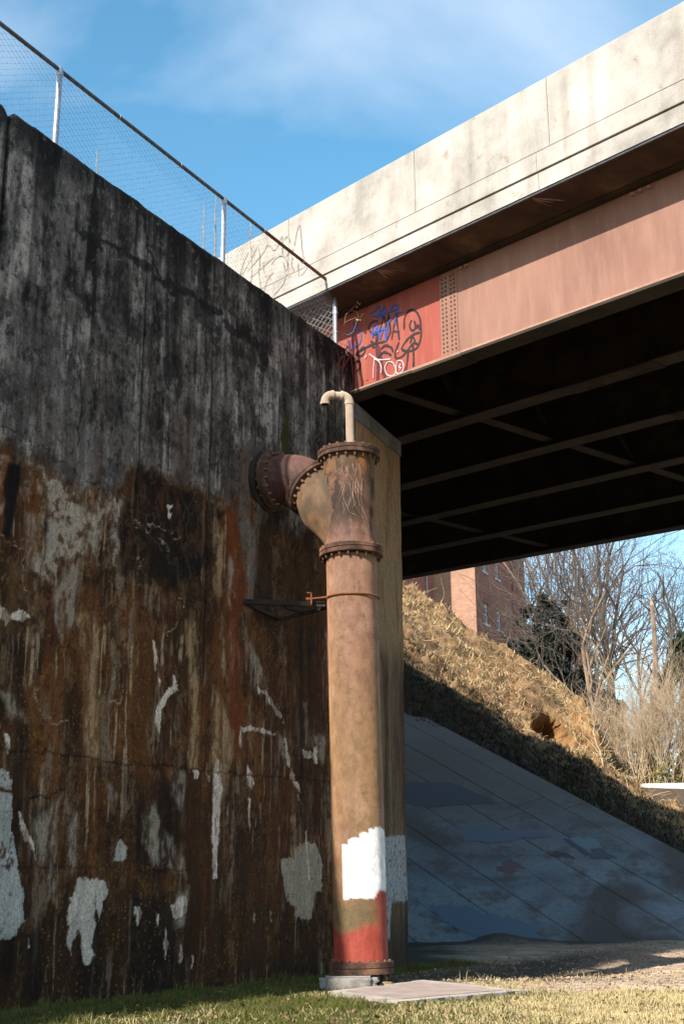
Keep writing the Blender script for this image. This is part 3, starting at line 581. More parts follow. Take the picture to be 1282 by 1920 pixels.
# ================================================================== ABUTMENT
AW = np.array([0.39, 0.921, 0.0]); AW /= np.linalg.norm(AW); AN = np.array([AW[1], -AW[0], 0.0])
E0 = wl(3.9, 0.0, 0) + 0.004 * AN
def ab(a, o, z): return E0 + a * AW + o * AN + z * Z3
def build_abutment():
    r_ = root('abutment_pier', (0, 0, 0), 'ochre-stained concrete abutment pier behind the standpipe, under the bridge girders', 'abutment')
    L = 2.38; ds = 0.028; ns = int(L / ds) + 1; H_ = 9.74; nz = int(H_ / ds)
    s = np.linspace(0.012, L, ns); z = np.linspace(-0.5, H_, nz); S, Zz = np.meshgrid(s, z)
    st = fbm(S * 3.0, Zz * 0.55, 501, 6, 0.66); bl = fbm(S * 1.6, Zz * 0.8, 511, 6, 0.62); fn = fbm(S * 12, Zz * 6, 521, 5, 0.7)
    col = np.ones(S.shape + (3,)) * srgb(172, 142, 106)
    col = mixc(col, sstep(0.42, 0.64, 0.5 * st + 0.5 * bl), srgb(182, 144, 102), 0.7); col = mixc(col, sstep(0.5, 0.62, fn), srgb(156, 140, 118), 0.5)
    col = mixc(col, sstep(0.48, 0.66, bl), srgb(150, 130, 100), 0.7)
    col = mixc(col, sstep(0.56, 0.7, fbm(S * 4.5, Zz * 0.9, 531, 5, 0.65)), srgb(150, 92, 48), 0.6)
    col = mixc(col, sstep(0.55, 0.7, fbm(S * 3, Zz * 0.6, 541, 5)), srgb(96, 98, 80), 0.5)
    low = 1 - sstep(5.0, 6.1, Zz + 1.2 * (bl - 0.5))
    col = mixc(col, low * sstep(0.36, 0.62, st), srgb(84, 54, 30), 0.85); col = mixc(col, low, srgb(74, 54, 36), 0.6)
    col = mixc(col, low * sstep(0.55, 0.66, fbm(S * 9, Zz * 0.5, 551, 5)), srgb(150, 128, 92), 0.5)
    col = mixc(col, 1 - sstep(0.2, 1.4, Zz + 0.5 * (bl - 0.5)), srgb(52, 36, 22), 0.8)
    def q(*pp):
        out = []
        for x, y in pp:
            P = on_plane(x, y, E0, AN); out.append(((P - E0) @ AW, P[2]))
        return out
    m = poly_mask(S, Zz, q((690, 1572), (730, 1568), (758, 1566), (762, 1600), (766, 1690), (735, 1692), (733, 1715), (731, 1760), (700, 1765)), 0.02, 0.04, 561, 8)
    m *= sstep(0.33, 0.40, fbm(S * 18, Zz * 14, 562, 5, 0.7)); col = mixc(col, m, srgb(176, 180, 184), 0.95)
    rel = 0.02 * (bl - 0.5) + 0.012 * (fn - 0.5)
    # worn arris: the corner wanders
    S2 = S + np.where(S > L - 0.08, 0.07 * (fbm(Zz * 1.4, Zz * 0 + 2, 571, 5) - 0.5) - 0.05 * sstep(5.6, 5.2, Zz) , 0)
    P = E0 + S2[..., None] * AW + rel[..., None] * AN + Zz[..., None] * Z3
    V = P.reshape(-1, 3); idx = np.arange(ns * nz).reshape(nz, ns)
    F = np.stack([idx[:-1, :-1], idx[:-1, 1:], idx[1:, 1:], idx[1:, :-1]], -1).reshape(-1, 4)
    nb = len(V); bkv = np.array([ab(L - 0.25, -1.3, a) for a in z]); V2 = np.vstack([V, bkv])
    Fe = np.stack([idx[:-1, -1], nb + np.arange(nz - 1), nb + np.arange(1, nz), idx[1:, -1]], -1)
    cc = np.vstack([col.reshape(-1, 3), np.tile(srgb(96, 80, 58), (nz, 1))])
    link_np('pier_face', V2, np.vstack([F, Fe]), M_abut, r_, True, {'Col': np.clip(cc, 0.003, 0.9)})
    MB().hexa([ab(0.012, -1.3, 9.6), ab(L - 0.2, -1.3, 9.6), ab(L - 0.2, -1.2, 9.6), ab(0.012, -1.2, 9.6), ab(0.012, -1.3, 9.74), ab(L - 0.2, -1.3, 9.74), ab(L - 0.2, -1.2, 9.74), ab(0.012, -1.2, 9.74)]).build('pier_back', M_conc_dark, r_)
    k = simple('cap_concrete', [(0.3, tuple(srgb(96, 98, 100))), (0.7, tuple(srgb(138, 140, 142)))], 2.5, (1, 1, 1), 0.9, 0.3)
    MB().hexa([ab(0.012, 0.02, 9.745), ab(L + 0.03, 0.02, 9.745), ab(L - 0.2, -1.3, 9.745), ab(0.012, -1.3, 9.745), ab(0.012, 0.02, 10.05), ab(L + 0.03, 0.02, 10.05), ab(L - 0.2, -1.3, 10.05), ab(0.012, -1.3, 10.05)]).build('bearing_cap', k, r_)
    MB().box(ab(0.35, -0.5, 10.10), AW, AN, Z3, 0.22, 0.2, 0.048).build('bearing_pad', M_darksteel, r_)
    return r_
build_abutment()

# ================================================================== CHAIN-LINK FENCES
def zigzag_mesh(name, base, du, L, z0, z1, pitch, rad, parent, m, nrm, clip=None):
    """vertical zigzag strands hooked in one another"""
    k = int(L / pitch); nseg = int((z1 - z0) / (pitch * 0.62)); dz = (z1 - z0) / nseg
    V = []; F = []; nv = 0
    ang = [0, 2.094, 4.189]
    for i in range(k):
        zs = z0 + dz * np.arange(nseg + 1)
        side = np.where((np.arange(nseg + 1) + i) % 2 == 0, 0.52, -0.52) * pitch
        wob = 0.004 * np.sin(np.arange(nseg + 1) * 1.3 + i)
        c = base[None, :] + (i * pitch + side)[:, None] * du[None, :] + zs[:, None] * Z3[None, :] + (wob + 0.004 * ((np.arange(nseg+1)) % 2))[:, None] * nrm[None, :]
        ring = np.stack([c + rad * (math.cos(a) * nrm + math.sin(a) * du)[None, :] for a in ang], 1)   # (n,3,3)
        V.append(ring.reshape(-1, 3))
        b0 = nv + np.arange(nseg)[:, None] * 3
        for a in range(3):
            a2 = (a + 1) % 3
            F.append(np.stack([b0[:, 0] + a, b0[:, 0] + a2, b0[:, 0] + 3 + a2, b0[:, 0] + 3 + a], -1))
        nv += (nseg + 1) * 3
    o = link_np(name, np.vstack(V), np.vstack(F), m, parent); o['kind'] = 'stuff'; return o

def build_fences():
    r_ = root('chain_link_fence', (0, 0, 0), 'grey chain-link fence with dark top rail along the crest of the dark wall', 'fence')
    O = -0.10; ZT = 12.245
    ss = [-14.1, -9.2, -4.28, -0.29, 3.38]
    for i, s in enumerate(ss):
        mb = MB().tube([wl(s, O, 10.7), wl(s, O, ZT - 0.03)], 0.042 if i < 4 else 0.040, 14); mb.build('post', M_rail, r_, True)
        cap = MB(); cap.tube([wl(s, O, ZT - 0.10), wl(s, O, ZT - 0.05), wl(s, O, ZT + 0.02), wl(s, O, ZT + 0.055)], [0.048, 0.052, 0.046, 0.02], 14); cap.build('post_cap', M_rail, r_, True)
    for i in range(4):
        a, b2 = ss[i], ss[i+1]
        if i < 3: MB().tube([wl(a, O, ZT), wl(b2, O, ZT)], 0.030, 10).build('top_rail', M_rail_dark, r_, True)
        else:
            mid = a + 1.25
            MB().tube([wl(a, O, ZT), wl(mid, O, ZT)], 0.030, 10).build('top_rail', M_rail_dark, r_, True)
            MB().tube([wl(mid, O, ZT), wl(b2, O, ZT)], 0.0305, 10).build('top_rail', M_rail_rust, r_, True)['label'] = 'rust-brown end length of the top rail'
    for s in (-3.0, -1.5, 0.9, 2.2):   # tie wires
        MB().tube([wl(s, O - .03, ZT - 0.04), wl(s, O + 0.034, ZT - .03), wl(s, O + .036, ZT + 0.02), wl(s + .01, O, ZT + 0.036)], 0.006, 6).build('tie_wire', M_rail, r_)
    for dz in (0.2, 0.6, 1.0):
        MB().tube([wl(3.38, O, 11.08 + dz), wl(3.38, O, 11.12 + dz)], 0.050, 12).build('tension_band', M_rail, r_)
    MB().beam(wl(3.31, O, 11.05), wl(3.31, O, ZT - 0.08), 0.018, 0.006, N_).build('tension_bar', M_rail, r_)
    zigzag_mesh('chain_link_mesh', wl(-13.9, O + 0.035, 0), W_, 17.2, 11.02, ZT - 0.035, 0.072, 0.0024, r_, M_wire, N_)
    # return fence beside the bridge
    r2 = root('return_fence', (0, 0, 0), 'short pale chain-link fence returning from the corner post beside the bridge deck', 'fence')
    c0 = wl(3.38, O, 0)
    mp = lambda t, z: c0 + B_ * t + z * Z3
    MB().tube([mp(0.06, ZT - 0.03), mp(5.6, ZT - 0.03 + 0.0)], 0.028, 10).build('top_rail', M_vent, r2, True)
    for t in (2.8, 5.6): MB().tube([mp(t, 10.6), mp(t, ZT)], 0.035, 12).build('post', M_rail, r2, True)
    zigzag_mesh('chain_link_mesh', mp(0.08, 0), B_, 5.4, 10.95, ZT - .02, 0.105, 0.0045, r2, M_wire2, BN)
build_fences()

# ================================================================== BRIDGE
def build_bridge():
    r_ = root('girder_bridge', (0, 0, 0), 'steel girder road bridge with pale concrete parapet and reddish-brown outer girder', 'bridge')
    T0, T1 = -45.0, 30.0
    # near parapet and slab edge; plain pour joints cut it into panels
    js = [T0, -32, -26.5, -21, -15.5, -10.6, -5.77, -2.72, 0.9, 3.0, 7.5, 12.5, 18, 24, T1]
    for a, b2 in zip(js[:-1], js[1:]):
        mb = MB(); mb.brbox(a + 0.008, b2 - 0.008, -0.91, -0.62, 12.715, 13.93); mb.hexa([br(a + .008, -0.91, 13.93), br(b2 - .008, -0.91, 13.93), br(b2 - .008, -0.62, 13.93), br(a + .008, -0.62, 13.93), br(a + .008, -0.885, 13.955), br(b2 - .008, -0.885, 13.955), br(b2 - .008, -0.645, 13.955), br(a + .008, -0.645, 13.955)])
        mb.build('parapet_panel', M_parapet, r_)
    for a, b2 in ((T0, -15.5), (-15.488, -5.5), (-5.488, 3.5), (3.512, 14), (14.012, T1)):
        MB().brbox(a, b2, -0.925, -0.30, 12.365, 12.69).build('slab_edge', M_parapet, r_)
        MB().brbox(a, b2, -0.895, -0.30, 12.05, 12.34).build('slab_fascia', M_parapet, r_)
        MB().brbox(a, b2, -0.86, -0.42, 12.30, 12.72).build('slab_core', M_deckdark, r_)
        MB().brbox(a, b2, -0.875, -0.845, 12.015, 12.06).build('drip_strip', M_rail_dark, r_)
    # overhang soffit: slopes slightly to the girder
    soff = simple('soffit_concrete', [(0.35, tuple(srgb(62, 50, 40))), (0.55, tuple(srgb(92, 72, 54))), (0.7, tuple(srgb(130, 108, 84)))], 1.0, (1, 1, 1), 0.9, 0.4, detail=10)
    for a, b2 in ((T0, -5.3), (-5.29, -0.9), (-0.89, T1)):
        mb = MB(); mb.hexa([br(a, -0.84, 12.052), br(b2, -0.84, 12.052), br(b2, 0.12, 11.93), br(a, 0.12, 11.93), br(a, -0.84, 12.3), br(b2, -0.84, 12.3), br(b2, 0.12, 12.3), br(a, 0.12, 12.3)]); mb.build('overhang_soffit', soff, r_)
    # deck
    MB().brbox(T0, T1, 0.13, 12.62, 12.02, 12.6).build('deck_slab', M_deckdark, r_)
    MB().brbox(T0, T1, 12.63, 13.62, 12.03, 12.69).build('far_slab_edge', M_conc_dark, r_)
    MB().brbox(T0, T1, 13.33, 13.60, 12.70, 13.95).build('far_parapet', M_parapet, r_)
    asphalt = simple('asphalt', [(0.3, (0.04, 0.04, 0.04)), (0.7, (0.07, 0.07, 0.07))], 4)
    MB().brbox(T0, T1, -0.6, 13.3, 12.69, 12.76).build('asphalt_surface', asphalt, r_)
    # girders
    gw = [0.0, 2.53, 5.07, 7.62, 10.2, 12.72]
    for gi, w in enumerate(gw):
        end = 24.0
        if gi == 0:
            g = MB().brbox(-2.36, end, w, w + 0.02, 10.235, 11.93).build('girder', M_web_red, r_); g['label'] = 'red-painted end of the outer girder with graffiti'
            g2 = MB().brbox(T0, -2.365, w, w + 0.02, 10.235, 11.93).build('girder', M_web, r_); g2['label'] = 'faded brown outer girder web, sunlit'
            for (a, b2, hw, th, nm) in ((T0, -2.98, 0.20, 0.035, 'bottom_flange'), (-2.98, -1.78, 0.215, 0.050, 'flange_splice_plate'), (-1.78, end, 0.20, 0.03, 'bottom_flange')):
                MB().brbox(a, b2, w + .01 - hw, w + .01 + hw, 10.235 - th, 10.234).build(nm, M_flange, g2 if b2 < -1.8 else g)
                MB().brbox(a, b2, w + .012 - hw, w + .01 + hw, 10.20 - th - .012, 10.235 - th - .001).build('flange_underside', M_under, g2 if b2 < -1.8 else g)
            MB().brbox(T0, end, w - 0.16, w + 0.18, 11.931, 11.955).build('top_flange', M_under, g2)
            # web splice plate with its four columns of rivets
            sp = MB().brbox(-2.77, -2.34, w - 0.014, w - 0.001, 10.27, 11.86).build('web_splice_plate', M_web, r_)
            proto = None
            for tc_ in (-2.71, -2.62, -2.50, -2.41):
                for k in range(19):
                    z_ = 10.33 + k * 0.082
                    c = br(tc_, w - 0.014, z_)
                    if proto is None:
                        mb = MB(); mb.tube([np.zeros(3), -BN * 0.012, -BN * 0.020], [0.019, 0.017, 0.006], 8); proto = mb.build('rivet', M_rust, sp, True); o = proto
                    else:
                        o = proto.copy(); COL.objects.link(o); o.parent = sp
                    o.location = c
            fl = MB()
            for k in range(58):
                c = br(-0.2 - k * 0.052, w - 0.09, 10.236); fl.tube([c, c + Z3 * 0.012, c + Z3 * 0.018], [0.015, 0.013, 0.004], 6)
            fl.build('flange_rivets', M_rust, g)['kind'] = 'stuff'
            # graffiti
            C5 = lambda *p: [(540 + x / 3.561, 520 + y / 3.561) for x, y in p]
            pl = br(0, w - 0.003, 0)
            black = [C5((600, 290), (560, 300), (538, 340), (560, 375), (600, 385), (600, 410), (575, 440), (550, 425)), C5((610, 370), (640, 262), (655, 335), (672, 250), (684, 380)),
                     C5((690, 420), (705, 330), (722, 245), (730, 320), (742, 420)), C5((695, 360), (745, 365)), C5((555, 440), (575, 470), (600, 440), (640, 430), (670, 400), (680, 360)),
                     C5((775, 350), (778, 270), (810, 220), (850, 225), (877, 270), (887, 340), (886, 400), (868, 460), (830, 488), (785, 492), (760, 478), (780, 435), (830, 385), (880, 368)),
                     C5((825, 285), (812, 320), (822, 352), (842, 350), (850, 318), (840, 290)), C5((742, 430), (716, 500), (722, 540), (762, 528), (802, 480), (838, 440), (872, 452)),
                     C5((802, 480), (796, 560), (784, 635)), C5((832, 450), (838, 530), (836, 620)), C5((815, 440), (832, 395), (852, 440)), C5((855, 345), (868, 320), (880, 350)),
                     C5((450, 520), (500, 470), (515, 490), (490, 525), (460, 510), (520, 470), (560, 450), (598, 435)), C5((455, 630), (480, 605), (482, 570), (462, 560), (440, 580)), C5((600, 540), (640, 500), (690, 520)), C5((620, 480), (650, 455), (690, 470), (700, 500))]
            strokes_on(g, 'graffiti', black, pl, -BN, 0.022, M_spray_black)['label'] = 'thin black spray tags with loops and a mushroom outline'
            strokes_on(g, 'graffiti', [C5((590, 390), (595, 480), (600, 600), (598, 702)), C5((602, 460), (620, 560), (636, 630), (650, 685))], pl, -BN, 0.042, flat('dark_red_spray_paint', (0.11, 0.018, 0.022)))['label'] = 'two thick dark red paint strokes'
            blue = [C5((385, 378), (412, 368), (445, 335), (425, 410), (432, 460), (470, 450), (488, 400), (475, 355), (445, 330)), C5((430, 300), (442, 330), (470, 290)), C5((400, 420), (402, 460), (430, 490)),
                    C5((545, 240), (575, 225), (605, 195), (622, 250), (640, 190), (662, 240), (700, 188), (735, 186), (722, 228), (755, 235)), C5((560, 260), (620, 245), (700, 220), (740, 200)), C5((595, 275), (600, 240), (620, 270), (650, 225)),
                    C5((565, 325), (562, 400), (598, 330), (612, 412), (640, 328), (652, 425), (668, 310), (690, 280)), C5((712, 315), (720, 260), (740, 228)), C5((560, 370), (600, 352), (655, 345)), C5((590, 300), (600, 345), (585, 380))]
            strokes_on(g, 'graffiti', blue, pl - BN * .010, -BN, 0.015, M_spray_blue)['label'] = 'blue spray scribbles'
            white = [C5((540, 510), (600, 548), (682, 545)), C5((576, 530), (570, 600), (568, 672)), C5((576, 545), (605, 560), (622, 600), (618, 640)), C5((665, 560), (645, 605), (662, 650), (700, 655), (718, 620), (702, 572), (668, 560)),
                     C5((726, 560), (722, 635), (752, 636), (772, 600), (760, 560), (730, 555)), C5((750, 578), (740, 596), (752, 604), (744, 618)), C5((510, 540), (525, 520)), C5((725, 500), (735, 490))]
            strokes_on(g, 'graffiti', white, pl - BN * .017, -BN, 0.012, M_spray_white)['label'] = 'white spray letters'
        else:
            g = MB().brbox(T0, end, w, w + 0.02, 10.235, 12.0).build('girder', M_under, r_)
            for (a, b2, th) in ((T0, -4.6, 0.03), (-4.59, -2.6, 0.05), (-2.59, end, 0.03)):
                MB().brbox(a - 0.4 * gi, b2 - 0.4 * gi, w - .19, w + .21, 10.235 - th, 10.234).build('bottom_flange', M_under, g)
            rv = MB()
            for k in range(34):
                for dw in (-0.14, -0.07, 0.09, 0.16):
                    c = br(-2.65 - 0.4 * gi - k * 0.058, w + dw, 10.184); rv.tube([c, c - Z3 * 0.016], [0.016, 0.008], 5)
            rv.build('flange_rivets', M_rust, g)['kind'] = 'stuff'
    MB().hexa([br(0.75, -0.30, -GR * .75 - .4), br(16, -0.30, -GR * 16 - .4), br(16, -0.03, -GR * 16 - .4), br(0.75, -0.03, -GR * .75 - .4), br(0.75, -0.30, 10.19), br(16, -0.30, 10.19), br(16, -0.03, 10.19), br(0.75, -0.03, 10.19)]).build('added_sun_block_wall', M_conc_dark, r_)  # unseen wall, added to stop sun reaching the paving under the bridge
    # cross frames between girders: bottom strut, top strut and two diagonals each
    for t in (-32, -26.5, -21, -14.6, -7.6, -0.35, 6.8):
        for i in range(5):
            a, b2 = gw[i] + 0.02, gw[i+1]
            tt = t - 0.10 * i
            MB().beam(br(tt, a + .1, 10.33), br(tt, b2 - .1, 10.33), 0.24, 0.02).build('cross_frame_strut', M_under, r_)
            MB().beam(br(tt, a, 10.4), br(tt, (a + b2) / 2, 11.8), 0.07, 0.07).build('cross_frame_diagonal', M_deckdark, r_)
            MB().beam(br(tt, b2, 10.4), br(tt, (a + b2) / 2, 11.8), 0.07, 0.07).build('cross_frame_diagonal', M_deckdark, r_)
            MB().beam(br(tt, a, 11.8), br(tt, b2, 11.8), 0.09, 0.09).build('cross_frame_strut', M_under, r_)
    # stiffener nuts along the web top, seen as pale knobs
    kn = MB()
    for t in (-2.9, -3.05, -6.6, -6.75, -6.9, -8.3):
        kn.box(br(t, -0.035, 11.86), B_, BN, Z3, 0.022, 0.03, 0.022)
    kn.build('clip_nuts', M_flange, r_)['kind'] = 'stuff'
    # spalls with lime on the soffit edge
    for t, sgn in ((-1.55, 1), (-5.25, 1)):
        mb = MB(); base = br(t, -0.80, 12.045)
        for k in range(14):
            a = random.uniform(-0.5, 0.5); L = random.uniform(0.2, 0.75); p1 = base + BN * 0.02
            d = BN * L * 0.62 * math.cos(a) + B_ * (-L * 0.9 * math.sin(a) - 0.28 * L) - Z3 * (0.125 * L * .62 * math.cos(a) + .006)
            d[2] += GR * float(d @ B_)
            mb.tube([p1, p1 + d * 0.5 + B_ * random.uniform(-.03, .03) - Z3 * .004, p1 + d], [0.010, 0.007, 0.002], 5)
        mb.build('hanging_root_fringe', M_vent, r_)['kind'] = 'stuff'
    # far approach tags on the parapet, seen through the fence
    C8 = lambda *p: [(400 + x / 4.579, 340 + y / 4.579) for x, y in p]
    tags = [C8((290, 770), (430, 600), (455, 548), (480, 550), (515, 588), (545, 560), (580, 470)), C8((588, 460), (590, 632)), C8((604, 500), (625, 470), (648, 485), (655, 525)), C8((690, 550), (735, 368), (762, 600), (785, 690), (806, 738), (752, 812)),
            C8((430, 690), (428, 760), (458, 818)), C8((495, 705), (540, 650), (590, 636), (628, 680), (630, 740), (612, 770)), C8((620, 640), (650, 600), (690, 580)), C8((600, 690), (618, 780), (662, 818)), C8((680, 645), (668, 700), (688, 765)), C8((725, 695), (728, 760), (738, 822)),
            C8((228, 790), (262, 680), (298, 600)), C8((248, 792), (310, 680), (376, 552)), C8((310, 830), (430, 720), (520, 640)), C8((436, 940), (460, 840), (515, 770)), C8((520, 980), (600, 880), (620, 820))]
    strokes_on(r_, 'graffiti', tags, br(0, -0.925 - 0.006, 0), -BN, 0.011, M_spray_brown)['label'] = 'thin brown scrawl on the pale parapet'
build_bridge()

# ================================================================== STANDPIPE
BASE = np.array([0.229, 18.96, 0.0]); TOPA = np.array([0.112, 18.96, 0.0])
def ax(z):   # the pipe leans a little
    k = (z - 0.35) / (7.785 - 0.35); p = BASE * (1 - k) + TOPA * k; return np.array([p[0], p[1], z])
AXD = ax(7.7) - ax(0.35); AXD /= np.linalg.norm(AXD)
def cyl(name, rows, m, parent, seg=64, colf=None, caps=True, dz=0.02):
    """rows [(z, r)] along the leaning axis, densely resampled so colours can follow"""
    zs = np.arange(rows[0][0], rows[-1][0] + dz * 0.5, dz); rs = np.interp(zs, [r[0] for r in rows], [r[1] for r in rows])
    th = np.linspace(0, 2 * math.pi, seg, endpoint=False); TH, ZZ = np.meshgrid(th, zs); RR = np.repeat(rs[:, None], seg, 1)
    RR = RR + 0.003 * (fbm(TH * 3, ZZ * 2, 601, 4) - 0.5)
    ctr = np.array([ax(z) for z in zs])
    P = ctr[:, None, :] + np.stack([RR * np.sin(TH), RR * np.cos(TH), np.zeros_like(RR)], -1)
    V = P.reshape(-1, 3); idx = np.arange(len(V)).reshape(len(zs), seg); nx = np.roll(idx, -1, 1)
    F = np.stack([idx[:-1], idx[1:], nx[1:], nx[:-1]], -1).reshape(-1, 4)
    cc = colf(TH, ZZ).reshape(-1, 3) if colf else None
    o = link_np(name, V, F, m, parent, True, {'Col': np.clip(cc, 0.003, 0.9)} if cc is not None else None)
    return o
BEAR_CAM = math.pi   # bearing of the side that faces the camera
def pipe_col(TH, ZZ):
    a = (TH - math.pi + math.pi) % (2 * math.pi) - math.pi     # 0 at bearing 0
    x = -np.sin(TH - math.pi)      # +1 = right side seen from the camera (bearing 90)
    face = np.cos(TH - math.pi)
    u_ = TH * 0.38
    f1 = fbm(u_ * 2.2, ZZ * 1.1, 611, 6, 0.62); f2 = fbm(u_ * 9, ZZ * 5, 621, 5, 0.7); f3 = fbm(u_ * 3.5, ZZ * 0.5, 631, 5, 0.6)
    c = np.ones(TH.shape + (3,)) * srgb(172, 132, 94)
    c = mixc(c, sstep(3.2, 5.2, ZZ + (f1 - .5)), srgb(182, 134, 108), 0.8)
    c = mixc(c, sstep(0.45, 0.65, f1), srgb(158, 116, 86), 0.7)
    c = mixc(c, sstep(0.52, 0.7, f3), srgb(164, 130, 92), 0.5)
    c = mixc(c, sstep(2.3, 0.6, ZZ + (f1 - .5)), srgb(158, 118, 78), 0.5)
    c = mixc(c, sstep(0.58, 0.72, fbm(u_ * 5, ZZ * 4, 641, 5)), srgb(188, 150, 122), 0.5)
    c = mixc(c, sstep(0.70, 0.80, f2), srgb(104, 76, 54), 0.6)
    sc = ridged(u_ * 3, ZZ * 16, 651, 4); c = mixc(c, sstep(0.86, 0.95, sc) * sstep(0.5, 0.62, fbm(u_ * 2, ZZ * 1, 655, 3)), srgb(120, 88, 62), 0.6)
    # greenish stain just under the top flange
    c = mixc(c, sstep(5.75, 6.15, ZZ + 0.2 * (f2 - .5)) * sstep(0.45, 0.6, f1), srgb(126, 112, 70), 0.7)
    # red primer near the foot, grey-olive overspray, and the white block with brush-ended edges
    xx = np.arcsin(np.clip(x, -1, 1)) / (math.pi / 2)     # -1..1 across the visible half
    redtop = 0.80 + 0.10 * (f2 - .5) + 0.10 * np.sin(xx * 5 + 1) + np.where(xx > 0.15, 0.55 * sstep(0.15, 0.35, xx), 0)
    red = (ZZ < redtop + 0.02) & (ZZ > 0.3); rm = sstep(0.03, -0.03, ZZ - redtop)
    c = mixc(c, rm, srgb(196, 84, 66) * 0.95, 0.95)
    ol = sstep(0.10, -0.04, np.abs(ZZ - (0.95 + 0.05 * np.sin(xx * 6))) - 0.14) * sstep(0.62, 0.3, xx)
    c = mixc(c, ol * (1 - 0 * rm), srgb(134, 112, 76), 0.9)
    xw = (xx + 1) * 5.2 + 0.5 * np.sin((xx + 1) * 4.0); stripe = np.floor(xw); fr = xw % 1.0; lobe = 0.05 * np.sqrt(np.clip(1 - (2 * fr - 1)**2, 0, 1)); jt = vnoise(stripe * 3.7, stripe * 0 + 0.5, 661) ; jb = vnoise(stripe * 5.1 + 9, stripe * 0 + 0.5, 671)
    sx_ = stripe / 5.2 - 1 + 0.08; top = 1.86 + 0.24 * sstep(-0.5, 0.3, sx_) + 0.05 * (jt - .5) + lobe * 0.8 - 0.04 * sstep(.55, .9, xx); bot = 1.16 + 0.16 * (jb > 0.62) + 0.06 * jb - lobe * 0.5 + 0.06 * sstep(0.42, 0.5, np.abs(fr - .5)) * (jt > .6) + 0.10 * sstep(0.35, 0.5, xx)
    edge = 0.012 * (f2 - .5)
    c = c * 0.72
    wm = sstep(0.012, -0.012, ZZ - top + edge) * sstep(-0.012, 0.012, ZZ - bot + edge) * sstep(-0.43, -0.41, xx + 0.03 * (f2 - .5)) * (face > -0.15)
    c = mixc(c, wm, srgb(236, 232, 228), 1.0)
    return c
def wye_col(TH, ZZ):
    u_ = TH * 0.38; f1 = fbm(u_ * 4.6 + 3, ZZ * 2.6, 702, 6, 0.64); f2 = fbm(u_ * 9, ZZ * 7, 711, 5, 0.7); f3 = fbm(u_ * 5, ZZ * 1.0, 721, 5, 0.6)
    c = np.ones(TH.shape + (3,)) * srgb(150, 108, 84)
    c = mixc(c, sstep(0.42, 0.52, f1), srgb(58, 46, 38), 0.9); c = mixc(c, sstep(0.48, 0.6, f3), srgb(164, 118, 94), 0.6); c = mixc(c, sstep(0.5, 0.6, fbm(u_ * 6 + 3, ZZ * 4, 725, 5, 0.65)), srgb(96, 74, 58), 0.6)
    c = mixc(c, sstep(7.25, 7.75, ZZ + 0.3 * (f1 - .5)), srgb(150, 112, 66), 0.5)
    c = mixc(c, sstep(6.9, 6.3, ZZ + 0.3 * (f1 - .5)), srgb(178, 130, 112), 0.55)
    x = -np.sin(TH - math.pi)
    c = mixc(c, sstep(0.68, 0.8, f2), srgb(190, 150, 120), 0.5)
    c = mixc(c, sstep(7.4, 7.62, ZZ) * sstep(0.3, 0.5, x) * sstep(0.7, 0.5, x), srgb(196, 116, 60), 0.7)
    return c * 0.72

def flange(z0, z1, r, parent, nb=20, bolts_top=True, plates=2, gap=0.006, center=ax, axis=None, boltr=0.020):
    """a bolted joint: plates stacked along the vertical axis, bolts as sub-parts"""
    res = []; h = (z1 - z0 - gap * (plates - 1)) / plates
    for p in range(plates):
        a = z0 + p * (h + gap); b2 = a + h; mb = MB(); seg = 56
        mb.tube([center(a), center(a + 0.006), center(b2 - 0.006), center(b2)], [r - 0.008, r, r, r - 0.008], seg)
        o = mb.build('flange', M_rust, parent, True); res.append(o)
    proto = None
    for k in range(nb):
        a = 2 * math.pi * (k + 0.35) / nb; d = np.array([math.sin(a), math.cos(a), 0]) * (r - 0.048)
        if proto is None:
            mb = MB(); mb.tube([(0, 0, z0 - 0.062), (0, 0, z0 - 0.041), (0, 0, z0 - 0.040), (0, 0, z0 - 0.001), (0, 0, z0), (0, 0, z1), (0, 0, z1 + 0.001), (0, 0, z1 + 0.026), (0, 0, z1 + 0.030)], [0.010, 0.012, boltr, boltr, .01, .01, boltr, boltr, boltr * 0.8], 6)
            o = proto = mb.build('bolt', M_bolt, res[0])
        else:
            o = proto.copy(); COL.objects.link(o); o.parent = res[0]
        c = center((z0 + z1) / 2) + d; o.location = (c[0], c[1], 0)
    return res

def oriented_flange(c, d, r, th, parent, nb=20, plates=2, m=None):
    c = np.asarray(c, float); d = np.asarray(d, float) / np.linalg.norm(d); gap = 0.006; h = (th - gap * (plates - 1)) / plates; res = []
    for p in range(plates):
        a = -th / 2 + p * (h + gap); mb = MB(); mb.tube([c + d * a, c + d * (a + .006), c + d * (a + h - .006), c + d * (a + h)], [r - .008, r, r, r - .008], 56); res.append(mb.build('flange', m or M_rust, parent, True))
    e1 = np.cross(d, Z3); e1 /= np.linalg.norm(e1); e2 = np.cross(e1, d); proto = None
    for k in range(nb):
        a = 2 * math.pi * (k + 0.4) / nb; q = (math.cos(a) * e1 + math.sin(a) * e2) * (r - 0.048)
        if proto is None:
            mb = MB(); mb.tube([-d * (th / 2 + .038), -d * (th / 2), -d * (th / 2 - .001), d * (th / 2 - .001), d * (th / 2), d * (th / 2 + 0.038), d * (th / 2 + .06)], [0.020, 0.020, .01, .01, 0.020, 0.020, 0.009], 6); o = proto = mb.build('bolt', M_bolt, res[0])
        else: o = proto.copy(); COL.objects.link(o); o.parent = res[0]
        o.location = c + q
    return res

def curved_pipe(name, pts, rads, m, parent, seg=48, colf=None):
    mb = MB(); mb.tube(pts, rads, seg, cap=False); V = np.array(mb.v); F = np.array(mb.f)
    cols = None
    if colf is not None: cols = {'Col': np.clip(colf(V), 0.003, 0.9)}
    return link_np(name, V, F, m, parent, True, cols)

